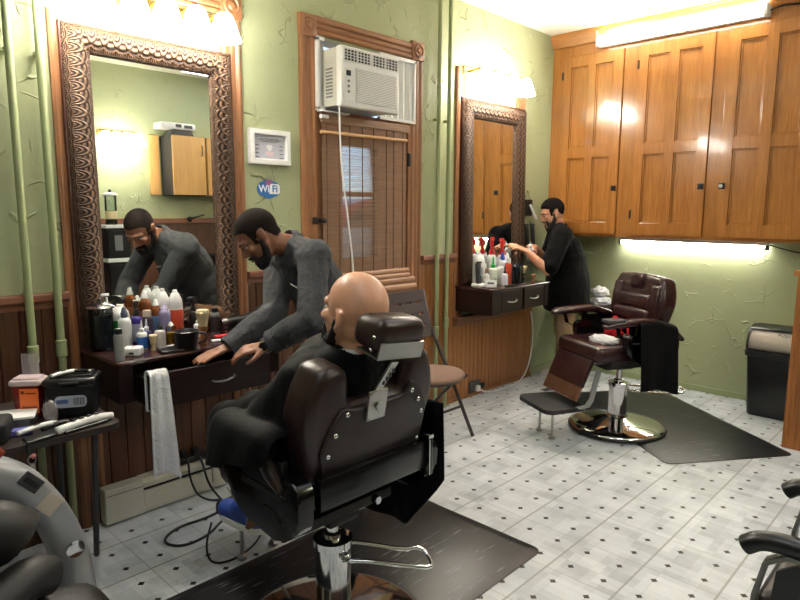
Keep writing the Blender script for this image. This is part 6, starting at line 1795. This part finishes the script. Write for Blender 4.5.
# ---- seated person seen only in the big mirror
t4 = V3((3.77,-.30,0))
def W4(x, y, z): return tuple(t4+Matrix.Rotation(R(20), 3, 'Z') @ V3((x, y, z)))
def D4(x, y, z): return Matrix.Rotation(R(20), 3, 'Z') @ V3((x, y, z))
J4 = dict(pel=W4(0,0,.60), chest=W4(0,-.05,.84), nb=W4(0,-.05,1.03), head=W4(0,-.03,1.18),
  shL=W4(-.19,-.05,.985), shR=W4(.19,-.05,.985), elL=W4(-.24,.08,.74), wrL=W4(-.12,.30,.76), elR=W4(.24,.08,.74), wrR=W4(.12,.30,.76),
  hipL=W4(-.09,.03,.58), hipR=W4(.09,.03,.58), knL=W4(-.12,.46,.56), knR=W4(.12,.46,.56), anL=W4(-.12,.48,.10), anR=W4(.12,.48,.10), toeL=D4(-.1,1,0), toeR=D4(.1,1,0),
  Fp=frame3(D4(0,1,0), (0,0,1)), Fc=frame3(D4(0,1,0), (0,0,1)), Fh=frame3(D4(0,1,-.25), D4(0,.25,1)),
  handL=dict(d=D4(.5,.8,.1), pn=D4(.4,-.2,.6), curl=.7, thumb=-1), handR=dict(d=D4(-.5,.8,.1), pn=D4(-.4,-.2,.6), curl=.7, thumb=1),
  sleeve=.8, hairmat=M['hair_black'], lipmat=M['lip'])
b4 = make_person('seated person in a black t-shirt, part seen at the right edge of the big mirror', J4, M['skin_tan'], vox=.007)
hair_cap(b4, J4, lambda x, y, z: z - (.048 if y > .058 else (.048-(.058-y)*.9 if y > .018 else (.012 if y > -.030 else -.03))), thick=.010, fade=.010)
garment(b4, 't_shirt', shell(MB(), J4, .016, ('torso','sleeve')), M['blackshirt'])
garment(b4, 'trousers', shell(MB(), J4, .018, ('thigh','calf')).ball(J4['pel'], (.168,.125,.12), J4['Fp']), M['jeans'])
shoes(b4, J4, M['black'], M['white'])
# ------------------------------------------------------------------ the far side of the room (seen in the big mirror)
struct(MB().bb((X0, YF, 0), (X1, YF+.02, 1.40)).build('trim_25', M['board_dark']))
struct(MB().bb((X0, YF, 1.40), (X1, YF+.045, 1.462), .006).build('trim_26', M['rail']))
vanity([2.66, 2.77, 2.88, 2.99], 2.30, YF+.15, 'glowing row of shades on the far wall, seen in the big mirror', (2.62, 3.04), sgn=1, yw=YF)
def farcab():
    t = thing('hanging_cabinet', 'light wood cabinet with black sides on the far wall, seen in the big mirror', 'cabinet', (3.5, YF+.15, 1.72))
    maple = m_wood('maple', (196,146,84), (222,176,112), 'Z', .3)
    MB().bb((3.31, YF+.001, 1.72), (3.715, YF+.265, 2.385), .003).build('carcass', M['blackmat'], t)
    d = MB().bb((3.314, YF+.266, 1.725), (3.711, YF+.285, 2.38), .003).build('door', maple, t)
    MB().tube([(3.665, YF+.285, 2.17),(3.665, YF+.305, 2.18),(3.665, YF+.305, 2.27),(3.665, YF+.285, 2.28)], .006, 8).build('handle', M['black'], d, smooth=True)
    MB().bb((3.165, YF+.001, 1.725), (3.285, YF+.03, 2.39), .003).build('side_board', maple, t)
    MB().bb((3.735, YF+.001, 1.725), (4.15, YF+.285, 2.38), .003).build('door', maple, t)
farcab()
def recorder():
    t = thing('video_recorder', 'small white device on a black stand on top of the far cabinet', 'device', (3.4, YF+.15, 2.387))
    MB().prism([(3.32,2.3875),(3.60,2.3875),(3.57,2.45),(3.36,2.45)], 'y', YF+.08, YF+.24).build('stand', M['black'], t)
    b = MB().bb((3.21, YF+.06, 2.45), (3.62, YF+.255, 2.52), .012).build('case', M['white'], t, smooth=40)
    MB().bb((3.38, YF+.253, 2.47), (3.45, YF+.258, 2.505)).bb((3.48, YF+.253, 2.465), (3.58, YF+.258, 2.50)).build('panel', M['dgrey'], b)
recorder()
def drawers():
    t = thing('drawer_tower', 'black drawer tower with white trim under the far lamp, seen in the mirror', 'drawers', (2.66, YF+.2, 0))
    MB().bb((2.535, YF+.05, 0), (2.78, YF+.32, 1.365), .006).build('carcass', M['black'], t)
    for z0, z1 in ((.06,.50),(.52,.98),(1.07,1.34)): MB().bb((2.545, YF+.32, z0), (2.77, YF+.332, z1), .004).build('drawer', M['black'], t)
    MB().bb((2.525, YF+.04, 1.365), (2.79, YF+.335, 1.398), .006).build('top', M['white'], t)
    MB().bb((2.53, YF+.05, 1.01), (2.785, YF+.334, 1.05), .004).build('trim_strip', M['white'], t)
    MB().bb((2.61, YF+.332, 1.13), (2.69, YF+.334, 1.29)).build('label', M['grey'], t)
drawers()
def farjar():
    t = thing('disinfectant_jar', 'glass jar with a white lid on top of the black drawer tower', 'jar', (2.645, YF+.19, 1.3985)); P_ = dict(parent=t, local=True)
    MB().lathe([(0,0),(.055,0),(.062,.01),(.058,.02),(.058,.30),(.055,.31)], seg=24).build('glass_jar', m_clear('far_glass'), smooth=40, **P_)
    MB().lathe([(0,.01),(.054,.012),(.054,.15),(0,.15)], seg=24).build('liquid', m_plain('far_liquid', (16,34,36), .1), smooth=40, **P_)
    MB().lathe([(.059,.06),(.060,.065),(.060,.14),(.059,.145)], seg=24).build('label', pl((214,200,160)), smooth=40, **P_)
    li = MB().lathe([(0,.31),(.078,.305),(.08,.32),(.05,.335),(0,.34)], seg=24).build('lid', M['white'], smooth=40, **P_)
    MB().ball((0,0,.355), .018, seg=12, rings=8).build('lid_knob', M['black'], li, smooth=True, local=True)
farjar()
tag(MB().tube([(3.60,YF+.045,1.45),(3.60,YF+.06,1.455),(3.78,YF+.07,1.50)], .008, 8).ball((3.60,YF+.06,1.45), .03, seg=12, rings=8).build('coat_hook', M['iron'], smooth=True), 'dark hook on the rail of the far wall, seen in the mirror', 'hook')
waiting_chair(t4.x, t4.y, 'black armchair of the seated person, seen in the big mirror', rz=R(20))

# ------------------------------------------------------------------ light
M['panel'] = m_emit('ceiling_diffuser', (246,250,255), 1)
PS = 11.0
M['panel'].node_tree.nodes['Principled BSDF'].inputs['Emission Strength'].default_value = PS
for i, (x, y) in enumerate(((-.9,.2),(3.9,-.2),(0.5,1.1),(2.6,.7))):  # unseen ceiling panels, added to give the room its general light
    t = thing('ceiling_light', ['ceiling light nearest the left wall, out of the picture','ceiling light nearest the right wall, out of the picture','ceiling light over the left of the room','ceiling light over the middle of the room'][i], 'light fixture', (x, y, 3.02))
    MB().bb((x-.62, y-.16, 3.02), (x+.62, y+.16, 3.0995), .01).build('housing', M['white'], t)
    MB().bb((x-.58, y-.13, 3.005), (x+.58, y+.13, 3.022), .004).build('diffuser', M['panel'], t)
w = bpy.data.worlds.new('World'); bpy.context.scene.world = w; w.use_nodes = True
nt = w.node_tree; bg = nt.nodes['Background']
sky = nt.nodes.new('ShaderNodeTexSky'); sky.sky_type = 'HOSEK_WILKIE'; sky.turbidity = 5; sky.sun_direction = V3((-.5,-.6,.6)).normalized()
nt.links.new(sky.outputs[0], bg.inputs[0]); bg.inputs[1].default_value = 11.0

# ------------------------------------------------------------------ camera
yaw, pitch, roll = .765427, .144904, .0058148
cy, sy, cp, sp, cr, sr = math.cos(yaw), math.sin(yaw), math.cos(pitch), math.sin(pitch), math.cos(roll), math.sin(roll)
f0, r0, u0 = V3((cy,sy,0)), V3((sy,-cy,0)), V3((0,0,1))
fwd = f0*cp-u0*sp; up2 = u0*cp+f0*sp
r_ = r0*cr+up2*sr; u_ = up2*cr-r0*sr
cam = bpy.data.cameras.new('camera'); co = bpy.data.objects.new('camera', cam); C.objects.link(co)
co.matrix_world = Matrix(((r_.x,u_.x,-fwd.x,0),(r_.y,u_.y,-fwd.y,0),(r_.z,u_.z,-fwd.z,1.548),(0,0,0,1)))
cam.sensor_width = 36; cam.lens = 618.84/800*36; cam.clip_start = .02
sc = bpy.context.scene; sc.camera = co
sc.view_settings.view_transform = 'Standard'; sc.view_settings.look = 'None'; sc.view_settings.gamma = 1
sc.view_settings.use_curve_mapping = False; sc.view_settings.exposure = 0.0
